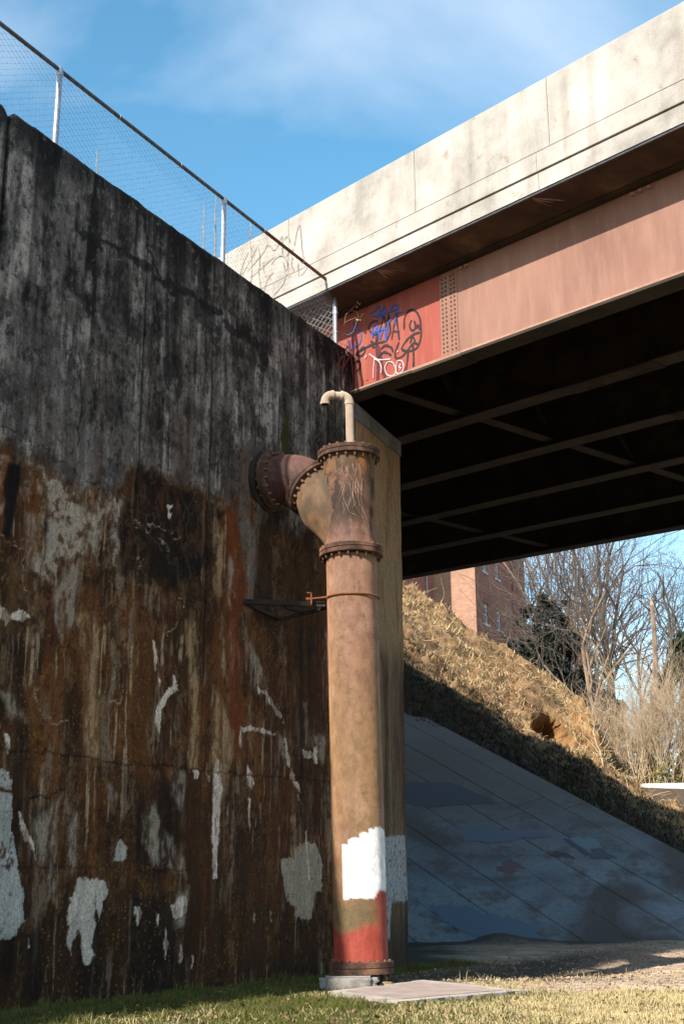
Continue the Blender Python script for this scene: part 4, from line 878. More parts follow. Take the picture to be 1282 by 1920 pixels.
def build_standpipe():
    r_ = root('standpipe', (0, 0, 0), 'tall rusty standpipe with white and red paint at its foot, flanged into the dark wall', 'pipe')
    cyl('pipe_column', [(0.33, 0.380), (3.0, 0.381), (6.16, 0.385)], M_pipe, r_, 72, pipe_col, dz=0.016)
    flange(6.165, 6.305, 0.485, r_, 20)
    cyl('wye_body', [(6.30, 0.405), (6.42, 0.378), (6.75, 0.380), (7.1, 0.392), (7.5, 0.398), (7.68, 0.402), (7.74, 0.415)], M_pipe, r_, 64, wye_col)
    flange(7.74, 7.875, 0.485, r_, 20, plates=2)
    MB().tube([ax(7.876), ax(7.885)], [0.44, 0.42], 40).build('blind_cover', M_rust, r_, True)
    # foot
    flange(0.165, 0.33, 0.455, r_, 18, boltr=0.022)
    MB().tube([ax(-0.02), ax(0.164)], [0.24, 0.24], 32).build('foot_stub', M_rust, r_, True)
    # wye branch and elbow into the wall
    zc = 7.66; s_ = 0.94
    w0 = wl(s_, -0.12, zc); bend = wl(s_, 0.60, zc)
    axp = ax(6.78); axp2 = axp + Z3 * 0.0
    d2 = axp2 - bend; d2 /= np.linalg.norm(d2)
    def ecol(V):
        u_ = V[:, 0] * 2 + V[:, 1]; v_ = V[:, 2] * 2; f1 = fbm(u_ * 1.4, v_ * 1.4, 731, 6, 0.62); f2 = fbm(u_ * 8, v_ * 8, 741, 4, 0.7)
        c = np.ones((len(V), 3)) * srgb(120, 84, 74); c = mixc(c, sstep(0.45, 0.62, f1), srgb(92, 62, 56), 0.8); c = mixc(c, sstep(0.6, 0.75, f2), srgb(150, 110, 92), 0.5); return c * 0.8
    def bcol(V):
        u_ = V[:, 0] * 2 + V[:, 1]; v_ = V[:, 2] * 2; f1 = fbm(u_ * 1.4, v_ * 1.2, 751, 6, 0.62); f2 = fbm(u_ * 8, v_ * 8, 761, 4, 0.7); f3 = fbm(u_ * 4, v_ * .8, 771, 4)
        c = np.ones((len(V), 3)) * srgb(136, 104, 80); c = mixc(c, sstep(0.45, 0.6, f1), srgb(152, 118, 84), 0.8); c = mixc(c, sstep(0.46, 0.6, f3), srgb(104, 90, 72), 0.75); c = mixc(c, sstep(0.5, 0.6, fbm(u_ * 3 + 4, v_ * 3, 775, 5, .65)), srgb(116, 92, 66), 0.6); c = mixc(c, sstep(0.62, 0.76, f2), srgb(176, 120, 74), 0.5); return c * 0.70
    # stub and mitred elbow: arc between the two directions
    arc = []
    dd0 = N_; R0 = 0.30
    pts = [w0, wl(s_, 0.18, zc)]
    a_in = bend - N_ * R0; a_out = bend + d2 * R0
    for t in np.linspace(0, 1, 9): pts.append((1 - t)**2 * a_in + 2 * t * (1 - t) * bend + t * t * a_out)
    curved_pipe('elbow', pts, [0.385] * len(pts), M_pipe, r_, 48, ecol)
    fc = a_out + d2 * 0.07
    oriented_flange(wl(s_, 0.17, zc), N_, 0.485, 0.12, r_, 20)
    oriented_flange(fc, d2, 0.485, 0.13, r_, 20)
    bp = [fc + d2 * 0.06]; rr = [0.395]
    pA = fc + d2 * 0.06; pB = pA + d2 * 0.42; pC = ax(6.38) - N_ * 0.075
    for t in np.linspace(0.1, 1.0, 10): bp.append((1 - t)**2 * pA + 2 * t * (1 - t) * pB + t * t * pC); rr.append(0.395 + 0.075 * math.sin(math.pi * min(1, t * 1.15)) ** 1.3 - 0.10 * max(0, t - 0.55) / 0.45)
    curved_pipe('wye_branch', bp, rr, M_pipe, r_, 48, bcol)
    MB().tube([wl(s_, -0.1, zc), wl(s_, 0.035, zc), wl(s_, 0.05, zc)], [0.50, 0.50, 0.47], 48).build('wall_collar', M_darksteel, r_, True)
    # root-like lime growth on the wye
    mb = MB()
    for k in range(26):
        th = math.pi + random.gauss(-0.02, 0.22) - 0.05; z = random.uniform(7.2, 7.62); L = random.uniform(0.2, 0.8); pts = []
        if k > 22: z = random.uniform(6.7, 7.1); L = random.uniform(.1, .3)
        dth = random.gauss(0, 0.35)
        for i in range(7):
            t = i / 6; zz = z - L * t; a = th + dth * t * t + 0.06 * math.sin(6 * t + k); rad = float(np.interp(zz, [6.75, 7.1, 7.5, 7.68], [.38, .392, .398, .402])) + 0.006
            c = ax(zz); pts.append(c + np.array([rad * math.sin(a), rad * math.cos(a), 0]))
        mb.tube(pts, [random.choice((.004, .006, .012)) * (1 - 0.7 * i / 6) * random.uniform(.5, 1.1) for i in range(7)], 5)
    mb.build('clinging_roots', simple('pale_root', [(0.3, tuple(srgb(112, 84, 68))), (0.7, tuple(srgb(172, 138, 116)))], 5, fstr=0.1), r_)['kind'] = 'stuff'
    # vent pipe
    v0 = ax(7.88) + np.array([0.03, 0.0, 0]); vx = np.array([-0.985, -0.17, 0])
    top = 8.82
    MB().tube([v0, v0 * [1, 1, 0] + [-.012, 0, top - 0.12]], 0.066, 20).build('vent_riser', M_vent, r_, True)
    vp = v0 * [1, 1, 0] + [-.012, 0, 0]
    def elbow(p0, d0, d1, R):
        pts = []; cc = []
        for t in np.linspace(0, math.pi / 2, 8): pts.append(p0 + d0 * R * math.sin(t) + d1 * R * (1 - math.cos(t)))
        return pts
    e1 = elbow(vp + Z3 * (top - 0.12), Z3, vx, 0.12)
    mb = MB(); mb.tube(e1, 0.068, 20); mb.tube([vp + Z3 * (top - .15), vp + Z3 * (top - .10)], 0.076, 20); mb.tube([e1[-1] - vx * .02, e1[-1] + vx * .02], 0.074, 20); el = mb.build('elbow', M_vent, r_, True)
    n1 = e1[-1] + vx * 0.15; MB().tube([e1[-1], n1], 0.056, 20).build('nipple', M_vent, r_, True)
    e2 = elbow(n1, vx, -Z3, 0.12); mb = MB(); mb.tube(e2, 0.068, 20); mb.tube([n1 - vx * .02, n1 + vx * .02], 0.074, 20); mb.tube([e2[-1], e2[-1] - Z3 * 0.05], 0.077, 20); mb.build('elbow', M_vent, r_, True)
    MB().tube([e2[-1] - Z3 * 0.051, e2[-1] - Z3 * 0.053], 0.058, 20).build('outlet_dark_disc', M_deckdark, r_)  # dark disc closing the outlet, stands in for its unlit hollow
    # strap round the pipe with a hooked plate on its bracket side
    zb = 5.53; mb = MB(); pts = []
    cb_ = ax(zb)
    for a in np.linspace(math.radians(78), math.radians(255), 30): pts.append(cb_ + np.array([0.405 * math.sin(a), 0.405 * math.cos(a), 0.012 * math.cos(a)]))
    last = pts[-1]; pts += [last + np.array([-0.06, 0.02, -0.003]), last + np.array([-0.26, 0.08, -0.01])]
    MB().tube(pts, 0.014, 8).build('strap', M_strap, r_, True)
    e = pts[-1]
    mb = MB(); mb.box(e + [0.03, 0, 0], (1, 0, 0), (0, 1, 0), (0, 0, 1), 0.010, 0.03, 0.095); mb.box(e + [0.0, 0, 0.09], (1, 0, 0), (0, 1, 0), (0, 0, 1), 0.035, 0.03, 0.008); mb.tube([e - [0.05, 0, 0], e + [0.0, 0, 0]], 0.022, 6); mb.build('strap_plate', M_strap, r_)
build_standpipe()

def build_bracket():
    r_ = root('wall_bracket', (0, 0, 0), 'dark steel bracket reaching from the wall to the standpipe below its elbow', 'bracket')
    a = wl(0.36, 0.0, 5.56); c = ax(5.46); a2 = wl(1.40, 0.0, 5.47)
    e = c + np.array([-0.40, 0.04, 0.0]); e[2] = 5.44
    MB().beam(a, e, 0.07, 0.075).build('arm', M_darksteel, r_); MB().beam(a2 + [0, 0, 0.0], e + [0.02, 0.1, -0.02], 0.05, 0.05).build('brace', M_darksteel, r_)
    MB().beam(a - Z3 * .02, a2 - Z3 * .0, 0.04, 0.05).build('wall_plate', M_darksteel, r_); MB().beam(a + (e - a) * .5 - Z3 * .06, a2 + (e - a2) * .5 - Z3 * .0, 0.05, 0.05).build('cross_tie', M_darksteel, r_)
build_bracket()


# ================================================================== GROUND
def gz(x, y):
    x = np.asarray(x, float); y = np.asarray(y, float)
    o = (x - P0[0]) * N_[0] + (y - P0[1]) * N_[1]
    z = -0.42 * (1 - 0.62 * sstep(2.5, 6.5, x)) * sstep(0.7, 2.6, o) * sstep(19.6, 23.5, y - 0.35 * np.clip(x - 1, 0, 8)) 
    z = z + 0.02 * sstep(27, 35, y) * sstep(2, 8, x)
    z = z + 0.26 * np.exp(-((x - 3.9) / 0.7)**2 - ((y - 34.4) / 0.9)**2) + 0.10 * np.exp(-((x - 5.0) / 0.8)**2 - ((y - 34.6) / 0.9)**2)
    z = z + 0.05 * (fbm(x * 0.7, y * 0.7, 801, 4) - 0.5) * sstep(0.2, 1.2, np.abs(o)) + 0.03 * (fbm(x * 3.1, y * 3.1, 805, 3) - 0.5)
    z = z + 0.07 * (fbm(x * 1.3, y * 1.3, 807, 4) - 0.5) * sstep(27, 33, y)
    z = z + 5.7 * sstep(46, 57, y) * sstep(0, 8, x + 0 * y)
    return z
def dryness(x, y):
    d = 0.40 + 0.25 * sstep(0.5, 3.0, x) + 1.3 * (fbm(x * 0.55, y * 0.35, 811, 5, 0.6) - 0.5) + 0.10 * (x - 0.8)
    o = (x - P0[0]) * N_[0] + (y - P0[1]) * N_[1]
    d = d - 0.9 * sstep(2.2, 0.8, o)
    strip = np.exp(-((y - (16.4 + 0.35 * (x - 1))) / 0.75)**2) * sstep(3.6, 1.8, x); d = d - 0.55 * strip
    return np.clip(d, 0, 1)
def baremask(x, y):
    f = fbm(x * 0.8, y * 0.5, 821, 5, 0.6)
    m = sstep(1.7, 3.0, x + 1.8 * (f - 0.5)) * sstep(16.7, 18.2, y + 2.2 * (f - 0.5))
    m = np.maximum(m, sstep(18.9, 19.6, y + 0.6 * (f - 0.5)) * sstep(0.5, 1.2, (x - P0[0]) * N_[0] + (y - P0[1]) * N_[1]))
    m = np.maximum(m, 0.8 * sstep(0.60, 0.68, f) * sstep(1.8, 3.5, x))
    return m
def build_ground():
    xs = np.unique(np.concatenate([np.arange(-9, 16, 0.09), -9 - np.cumsum(0.09 * 1.16 ** np.arange(1, 52)), 16 + np.cumsum(0.09 * 1.16 ** np.arange(1, 52))]))
    ys = np.unique(np.concatenate([np.arange(9, 38, 0.09), 9 - np.cumsum(0.09 * 1.16 ** np.arange(1, 50)), 38 + np.cumsum(0.09 * 1.14 ** np.arange(1, 60))]))
    X, Y = np.meshgrid(xs, ys); Zg = gz(X, Y)
    d = dryness(X, Y); b = baremask(X, Y); f = fbm(X * 5, Y * 5, 831, 4, 0.7); g = fbm(X * 1.2, Y * 1.2, 835, 4)
    col = mixc(np.ones(X.shape + (3,)) * srgb(66, 62, 34), d, srgb(138, 118, 78), 0.9)
    dirt = np.ones(X.shape + (3,)) * srgb(178, 154, 132); dirt = mixc(dirt, sstep(0.4, 0.6, g), srgb(206, 184, 164), 0.8); dirt = mixc(dirt, sstep(0.52, 0.66, f), srgb(118, 94, 72), 0.6)
    col = col * (1 - b[..., None]) + dirt * b[..., None]
    dark = sstep(31.5, 33.5, Y - 0.2 * X + 2 * (g - .5)) * sstep(60, 40, Y); col = mixc(col, np.maximum(dark * sstep(9.5, 6.5, X), sstep(42, 46, Y)), srgb(54, 42, 32), 0.88)  # far ground also toned dark, imitating the shade below the ledge
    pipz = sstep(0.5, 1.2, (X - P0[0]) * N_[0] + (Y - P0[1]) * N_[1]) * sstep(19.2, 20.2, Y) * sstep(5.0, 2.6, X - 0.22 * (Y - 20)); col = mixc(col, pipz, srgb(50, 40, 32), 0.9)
    V = np.stack([X, Y, Zg], -1).reshape(-1, 3); n0, n1 = X.shape; idx = np.arange(n0 * n1).reshape(n0, n1)
    F = np.stack([idx[:-1, :-1], idx[:-1, 1:], idx[1:, 1:], idx[1:, :-1]], -1).reshape(-1, 4)
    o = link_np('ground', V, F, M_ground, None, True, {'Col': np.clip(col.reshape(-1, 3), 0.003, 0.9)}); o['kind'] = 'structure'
build_ground()

def blades(name, X, Y, Zg, H_, Wd, lean, cols, m, kind='stuff', label=None, cat=None):
    n_ = len(X); a = RNG.rand(n_) * 2 * math.pi; la = RNG.rand(n_) * 2 * math.pi
    dx = np.cos(a) * Wd; dy = np.sin(a) * Wd; lx = np.cos(la) * lean * H_; ly = np.sin(la) * lean * H_
    b = np.stack([X, Y, Zg], -1)
    V = np.stack([b + np.stack([-dx, -dy, 0 * dx - 0.005], -1), b + np.stack([dx, dy, 0 * dx - 0.005], -1),
                  b + np.stack([dx * .7 + lx * .35, dy * .7 + ly * .35, H_ * 0.6], -1), b + np.stack([-dx * .7 + lx * .35, -dy * .7 + ly * .35, H_ * 0.6], -1),
                  b + np.stack([lx, ly, H_ * np.sqrt(np.clip(1 - 0.5 * np.minimum(lean, 1.2)**2, .25, 1))], -1)], 1)
    i0 = np.arange(n_)[:, None] * 5
    F = np.concatenate([i0 + np.array([[0, 1, 2]]), i0 + np.array([[0, 2, 3]]), i0 + np.array([[3, 2, 4]])], 0)
    C = np.repeat(cols[:, None, :], 5, 1).reshape(-1, 3)
    o = link_np(name, V.reshape(-1, 3), F, m, None, False, {'Col': C})
    tag(o, label, cat, None, kind); return o
def slab_hit(x, y):      # keep grass off the hatch, stones and pipe foot
    ax_, ay_ = x - 0.229, y - 18.96
    h = (ax_**2 + ay_**2) < 0.30**2
    p = np.array(PLATE)[:, :2]; ins = np.zeros(x.shape, bool)
    for i in range(4):
        x0, y0 = p[i]; x1, y1 = p[(i+1) % 4]
        cond = ((y0 > y) != (y1 > y)); xi = (x1 - x0) * (y - y0) / (y1 - y0) + x0; ins ^= cond & (x < xi)
    return h | ins
PLATE = [on_z(612, 1866), on_z(790, 1843), on_z(984, 1864), on_z(745, 1886)]
def build_grass():
    n_ = 300000
    Y = 11.2 + 14.5 * RNG.rand(n_)**1.25; X = -6.2 + 13.4 * RNG.rand(n_)
    X = X * np.clip(Y / 21, 0.45, 1)
    o = (X - P0[0]) * N_[0] + (Y - P0[1]) * N_[1]; b = baremask(X, Y); d = dryness(X, Y)
    keep = (o > 0.03) & ~slab_hit(X, Y) & (RNG.rand(n_) > b * 0.93) & (RNG.rand(n_) < 0.35 + 0.65 * sstep(0.3, 0.55, fbm(X * 2.2, Y * 2.2, 841, 4)))
    X, Y, o, d = X[keep], Y[keep], o[keep], d[keep]; n_ = len(X)
    clump = fbm(X * 3, Y * 3, 845, 3); near = sstep(0.9, 0.1, o)
    H_ = (0.010 + 0.030 * RNG.rand(n_)) * (0.6 + 1.3 * clump) * (1 + 0.3 * near)
    H_ = H_ * (1 + 1.6 * sstep(0.60, 0.72, fbm(X * 5.5, Y * 5.5, 848, 3)))
    tuft = np.exp(-((X - 1.95) / .25)**2 - ((Y - 20.0) / .3)**2); H_ = H_ * (1 + 2.5 * tuft)
    green = RNG.rand(n_) > d; v = 0.7 + 0.6 * RNG.rand(n_)[:, None]
    gc = srgb(86, 86, 42)[None, :] * v * (1 + 0.3 * RNG.randn(n_, 1) * 0.3); dc = srgb(176, 158, 116)[None, :] * v
    col = np.where(green[:, None], gc, dc)
    blades('grass', X, Y, gz(X, Y), H_, 0.0036 + 0.0026 * RNG.rand(n_), 0.3 + 0.9 * RNG.rand(n_), np.clip(col, 0.01, .8), M_blade)
    # dead leaves and clippings
    n_ = 1000; Y = 12 + 11 * RNG.rand(n_); X = (-5.5 + 11.5 * RNG.rand(n_)) * np.clip(Y / 21, .5, 1); o = (X - P0[0]) * N_[0] + (Y - P0[1]) * N_[1]
    k = (o > 0.05) & ~slab_hit(X, Y); X, Y = X[k], Y[k]; n_ = len(X); a = RNG.rand(n_) * 6.28; s = 0.012 + 0.02 * RNG.rand(n_); zc = gz(X, Y) + 0.02 + 0.02 * RNG.rand(n_)
    q = []
    for j, (i, l) in enumerate(((-1, -.6), (1, -.5), (1.1, .6), (-1, .5))):
        q.append(np.stack([X + s * (i * np.cos(a) - l * np.sin(a)), Y + s * (i * np.sin(a) + l * np.cos(a)), zc + 0.012 * RNG.randn(n_)], -1))
    V = np.stack(q, 1).reshape(-1, 3); F = np.arange(n_ * 4).reshape(-1, 4)
    cc = np.repeat((srgb(120, 92, 64)[None] * (0.3 + 1.1 * RNG.rand(n_, 1)))[:, None], 4, 1).reshape(-1, 3)
    lf = link_np('leaf_litter', V, F, M_blade, None, False, {'Col': cc}); lf['kind'] = 'stuff'
    # gravel on the bare ground
    n_ = 9000; Y = 17 + 18 * RNG.rand(n_); X = 0.6 + 9 * RNG.rand(n_); k = (RNG.rand(n_) < baremask(X, Y)) & ~slab_hit(X, Y) & (((X - P0[0]) * N_[0] + (Y - P0[1]) * N_[1]) > 0.3); X, Y = X[k], Y[k]; n_ = len(X)
    s = 0.008 + 0.022 * RNG.rand(n_)**2; c = np.stack([X, Y, gz(X, Y) + s * 0.4], -1)
    base = np.array([[1, 0, 0], [0, 1, 0], [-1, 0, 0], [0, -1, 0], [0, 0, .7], [0, 0, -.5]], float)
    V = c[:, None, :] + base[None] * s[:, None, None] * (0.7 + 0.6 * RNG.rand(n_, 6, 1)); tri = np.array([[0, 1, 4], [1, 2, 4], [2, 3, 4], [3, 0, 4], [1, 0, 5], [2, 1, 5], [3, 2, 5], [0, 3, 5]])
    F = (np.arange(n_)[:, None, None] * 6 + tri[None]).reshape(-1, 3); cc = np.repeat((srgb(168, 146, 126)[None] * (0.4 + 0.8 * RNG.rand(n_, 1)))[:, None], 6, 1).reshape(-1, 3)
    gr = link_np('gravel', V.reshape(-1, 3), F, M_blade, None, False, {'Col': np.clip(cc, 0, .8)}); gr['kind'] = 'stuff'
build_grass()

def rock(name, c, hx, hy, hz, m, seed, label, cat='rock', rot=0.0, k=0.18, sub=3, kind=None, group=None):
    import bmesh
    bm = bmesh.new(); bmesh.ops.create_cube(bm, size=2); bmesh.ops.bevel(bm, geom=bm.edges[:], offset=0.25, segments=2, affect='EDGES')
    bmesh.ops.subdivide_edges(bm, edges=bm.edges[:], cuts=sub, use_grid_fill=True)
    ca, sa = math.cos(rot), math.sin(rot)
    V = np.array([v.co[:] for v in bm.verts]); nn = fbm(V[:, 0] * 1.3 + V[:, 2] * 2 + seed, V[:, 1] * 1.3 + seed * 3 + V[:, 2], seed, 5, 0.6) - 0.5
    for v, d in zip(bm.verts, nn):
        p = v.co * (1 + 2 * k * d); v.co = (c[0] + ca * p.x * hx - sa * p.y * hy, c[1] + sa * p.x * hx + ca * p.y * hy, c[2] + p.z * hz)
    me = bpy.data.meshes.new(name); bm.to_mesh(me); bm.free(); me.materials.append(m); me.polygons.foreach_set('use_smooth', [True] * len(me.polygons))
    o = bpy.data.objects.new(name, me); COL.objects.link(o); tag(o, label, cat, group, kind); return o
M_stone = simple('pale_rubble_concrete', [(0.3, tuple(srgb(112, 104, 98))), (0.7, tuple(srgb(168, 160, 152)))], 6, (1, 1, 1), 0.9, 0.7, 0.02)
M_rockbr = simple('brown_rock', [(0.3, tuple(srgb(110, 84, 56))), (0.7, tuple(srgb(168, 136, 98)))], 2, (1, 1, 1), 0.95, 0.8, 0.06)
rock('concrete_block', (0.045, 18.42, 0.075), 0.39, 0.20, 0.088, M_stone, 3, 'rough pale concrete block wedged under the front of the standpipe foot', 'block', 0.05, 0.20)
rock('rubble_stone', (0.56, 18.72, 0.03), 0.09, 0.10, 0.045, M_rockbr, 8, 'small brown rubble stone right of the block at the pipe foot', 'stone', 0.3, 0.2)
rock('rubble_stone', (0.30, 19.45, 0.05), 0.3, 0.16, 0.09, M_stone, 9, 'rubble stone in the shade behind the pipe foot', 'stone', -0.2, 0.2)

def build_hatch():
    r_ = root('ground_hatch', (0, 0, 0), 'reddish tread-plate hatch in a pale concrete frame on the grass beside the pipe foot', 'hatch')
    P = [np.array(p) for p in PLATE]; c = sum(P) / 4
    def prism(sc0, z0, z1, name, m, jag=0.0):
        n_ = 14; ring = []
        for i in range(4):
            a, b2 = P[i], P[(i+1) % 4]
            for t in np.linspace(0, 1, n_, endpoint=False):
                q = a + (b2 - a) * t; q = c + (q - c) * sc0; q = q + np.array([random.uniform(-jag, jag), random.uniform(-jag, jag), 0]); ring.append(q)
        v = [(*q[:2], z0) for q in ring] + [(*q[:2], z1) for q in ring]; N2 = len(ring)
        f = [tuple(range(N2))[::-1], tuple(range(N2, 2 * N2))] + [(i, (i+1) % N2, N2 + (i+1) % N2, N2 + i) for i in range(N2)]
        return link(name, v, f, m, r_)
    prism(1.0, -0.12, 0.045, 'concrete_frame', simple('worn_concrete_frame', [(0.3, tuple(srgb(128, 118, 108))), (0.7, tuple(srgb(168, 156, 144)))], 3, (1, 1, 1), 0.9, 0.5), 0.03)
    k = NB('tread_plate'); v = k.n('ShaderNodeTexChecker'); mp = k.n('ShaderNodeMapping'); mp.inputs['Rotation'].default_value = (0, 0, 0.6); mp.inputs['Scale'].default_value = (14, 14, 14); k.l(k.co, mp.inputs[0]); k.l(mp.outputs[0], v.inputs['Vector']); v.inputs['Scale'].default_value = 1.0
    f = k.noise(3, (1, 1, 1), 6); cc = k.ramp(f, [(0.3, tuple(srgb(122, 106, 98))), (0.7, tuple(srgb(152, 136, 126)))]); cc = k.mix(0.18, cc, v.outputs['Color'], 'MULTIPLY')
    k.color(cc); k.rough(0.7); k.bump(v.outputs['Fac'], 0.4, 0.01)
    prism(0.80, 0.03, 0.052, 'tread_plate', k.m)
build_hatch()

# ================================================================== SLOPE PAVING
US = ray(-924, 436); US /= np.linalg.norm(US)
TP = on_z(770, 1795, -0.35)
PN = np.cross(np.array([1.0, 0, 0]), US); PN /= np.linalg.norm(PN); PN = PN if PN[2] > 0 else -PN
PE = np.cross(US, PN)
def pv(k, u, o=0.0): return TP + k * PE + u * US + o * PN
def slab_mat():
    k = NB('slope_paving_concrete'); oi = k.n('ShaderNodeObjectInfo')
    f = k.noise(0.22, (1, 1, 1), 5, 0.55, 0.8); f2 = k.noise(1.1, (1, 1, 1), 8, 0.65); f3 = k.noise(7, (1, 1, 1), 5, 0.7)
    c = k.ramp(f, [(0.38, tuple(srgb(84, 76, 74))), (0.46, tuple(srgb(108, 114, 124))), (0.60, tuple(srgb(126, 142, 154)))])
    sz = k.n('ShaderNodeSeparateXYZ'); k.l(k.co, sz.inputs[0]); zr = k.ramp(k.math('ADD', k.math('MULTIPLY', sz.outputs['Z'], 0.12), k.math('MULTIPLY', f, 0.8)), [(0.62, 0.0), (1.0, 0.9)])
    c = k.mix(zr, c, tuple(srgb(92, 80, 72))); fl = k.noise(26, (1, 1, 1), 5, .85); c = k.mix(.6, c, k.ramp(fl, [(0.35, .45), (0.65, 1.3)]), 'MULTIPLY')
    c = k.mix(k.ramp(f2, [(0.50, 0.0), (0.62, 0.75)]), c, tuple(srgb(84, 74, 68)))
    c = k.mix(k.ramp(f3, [(0.3, 0.35), (0.62, 0.0)]), c, tuple(srgb(64, 60, 58)))
    c = k.mix(0.5, c, k.ramp(oi.outputs['Random'], [(0.0, 0.72), (1.0, 1.0)]), 'MULTIPLY')
    k.color(c); k.rough(0.85); k.bump(f3, 0.3, 0.02); return k.m
def build_paving():
    r_ = bpy.data.objects.new('slope_paving', None); COL.objects.link(r_); r_['kind'] = 'structure'; m = slab_mat()
    ks = [1.82 + 1.262 * j for j in range(-9, 7)] + [10.35]
    for i in range(len(ks) - 1):
        u0 = -9.0 + 2.6 * ((i * 7) % 3) * 0.2
        while u0 < 19.5:
            u1 = min(u0 + 13.4, 20.5); h = 0.006 * ((i * 5 + int(u0 * 3)) % 3); a, b2 = ks[i] + 0.016, ks[i+1] - 0.016
            if i == len(ks) - 2: b2 += 0.0
            MB().hexa([pv(a, u0 + .012, -.14), pv(b2, u0 + .012, -.14), pv(b2, u1 - .012, -.14), pv(a, u1 - .012, -.14), pv(a, u0 + .012, h), pv(b2, u0 + .012, h), pv(b2, u1 - .012, h), pv(a, u1 - .012, h)]).build('slab', m, r_)
            u0 = u1
    base = simple('joint_dirt', [(0.3, tuple(srgb(26, 22, 20))), (0.7, tuple(srgb(44, 38, 32)))], 3)
    MB().hexa([pv(-9.6, -9.4, -.8), pv(10.3, -9.4, -.8), pv(10.3, 20.5, -.8), pv(-9.6, 20.5, -.8), pv(-9.6, -9.4, -.10), pv(10.3, -9.4, -.10), pv(10.3, 20.5, -.10), pv(-9.6, 20.5, -.10)]).build('paving_bed', base, r_)
    # painted-out patches on the slabs
    def patch(pp, c2, name='paint_patch', o=0.022, w=0.1):
        pts = [on_plane(x, y, TP + PN * o, PN) for x, y in pp]; ring = []
        for i in range(len(pts)):
            a, b2 = pts[i], pts[(i+1) % len(pts)]
            for t in np.linspace(0, 1, 8, endpoint=False): ring.append(a + (b2 - a) * t + PE * random.uniform(-w, w) * .6 + US * random.uniform(-w, w))
        link(name, ring, [tuple(range(len(ring)))], flat('patch_' + str(len(bpy.data.materials)), tuple(srgb(*c2))), r_)
    patch(((700, 1465), (850, 1468), (935, 1506), (800, 1512), (700, 1500)), (62, 60, 66), o=0.020)
    patch(((1052, 1570), (1115, 1572), (1128, 1590), (1090, 1592)), (104, 118, 128), o=0.020)
    patch(((1054, 1572), (1064, 1571), (1104, 1600), (1098, 1604)), (70, 76, 92), o=0.025, w=.05)
    patch(((1104, 1600), (1120, 1588), (1158, 1609), (1106, 1609)), (74, 80, 94), o=0.025, w=.05)
    patch(((806, 1700), (880, 1702), (900, 1712), (1000, 1730), (1020, 1760), (980, 1780), (930, 1772), (880, 1750), (840, 1735)), (90, 108, 130), o=0.020, w=.18)
    patch(((950, 1612), (975, 1622), (960, 1640), (925, 1632)), (100, 78, 80), o=0.020)
    patch(((855, 1552), (1010, 1558), (1030, 1568), (990, 1570), (920, 1580), (870, 1575)), (88, 98, 114), o=0.020, w=.16)
    patch(((1030, 1597), (1060, 1598), (1075, 1608), (1040, 1606)), (70, 58, 66), o=0.024)
    patch(((1164, 1752), (1180, 1756), (1215, 1770), (1190, 1772)), (66, 60, 60), o=0.024)
build_paving()

# ================================================================== EMBANKMENT BEYOND THE BRIDGE
def lerp_rows():
    n_ = 260
    def path(pts):
        pts = np.array(pts); d = np.r_[0, np.cumsum(np.linalg.norm(np.diff(pts, axis=0), axis=1))]; return pts, d
    r0 = [on_plane(x, y, TP - PN * 0.05, PN) - PE * 0.9 - PN * 0.12 for x, y in ((560, 1200), (760, 1318), (870, 1378), (960, 1420), (1070, 1478), (1110, 1500), (1180, 1562), (1290, 1645), (1480, 1790))]
    r1 = [at_depth(x, y, D) for x, y, D in ((560, 1030, 53), (757, 1180, 53.4), (880, 1288, 53.6), (960, 1358, 53.8), (1070, 1420, 53.8), (1110, 1440, 53.8), (1180, 1480, 53.7), (1290, 1532, 52.6), (1480, 1640, 48))]
    r2 = [at_depth(x, y, D) for x, y, D in ((560, 930, 62.5), (757, 1090, 62), (870, 1174, 61), (975, 1226, 60.5), (1055, 1296, 60), (1100, 1340, 59.5), (1150, 1454, 57.0), (1200, 1512, 55.4), (1480, 1680, 52))]
    r3 = [p + np.array([1.5, 9, -2.2]) for p in r2]; r3[-1] = r3[-1] + [0, 0, -3]
    rows = [np.array(r) for r in (r0, r1, r2, r3)]
    t = np.linspace(0, 8, n_); base = np.arange(9)
    R = [np.stack([np.interp(t, base, r[:, k]) for k in range(3)], -1) for r in rows]
    out = []; vv = []
    for a, b2, cnt in ((0, 1, 60), (1, 2, 80), (2, 3, 36)):
        for v in np.linspace(0, 1, cnt, endpoint=(a == 2)): out.append(R[a] * (1 - v) + R[b2] * v); vv.append(a + v)
    return np.array(out), np.array(vv), t
def proj_np(P):
    q = P - CAM; c0 = q @ np.array([_r[0], _h[0], _u[0]]); c1 = q @ np.array([_r[1], _h[1], _u[1]]); c2 = q @ np.array([_r[2], _h[2], _u[2]])
    return 641 + FOC * c0 / c2, 960 - FOC * c1 / c2
EMB = {}
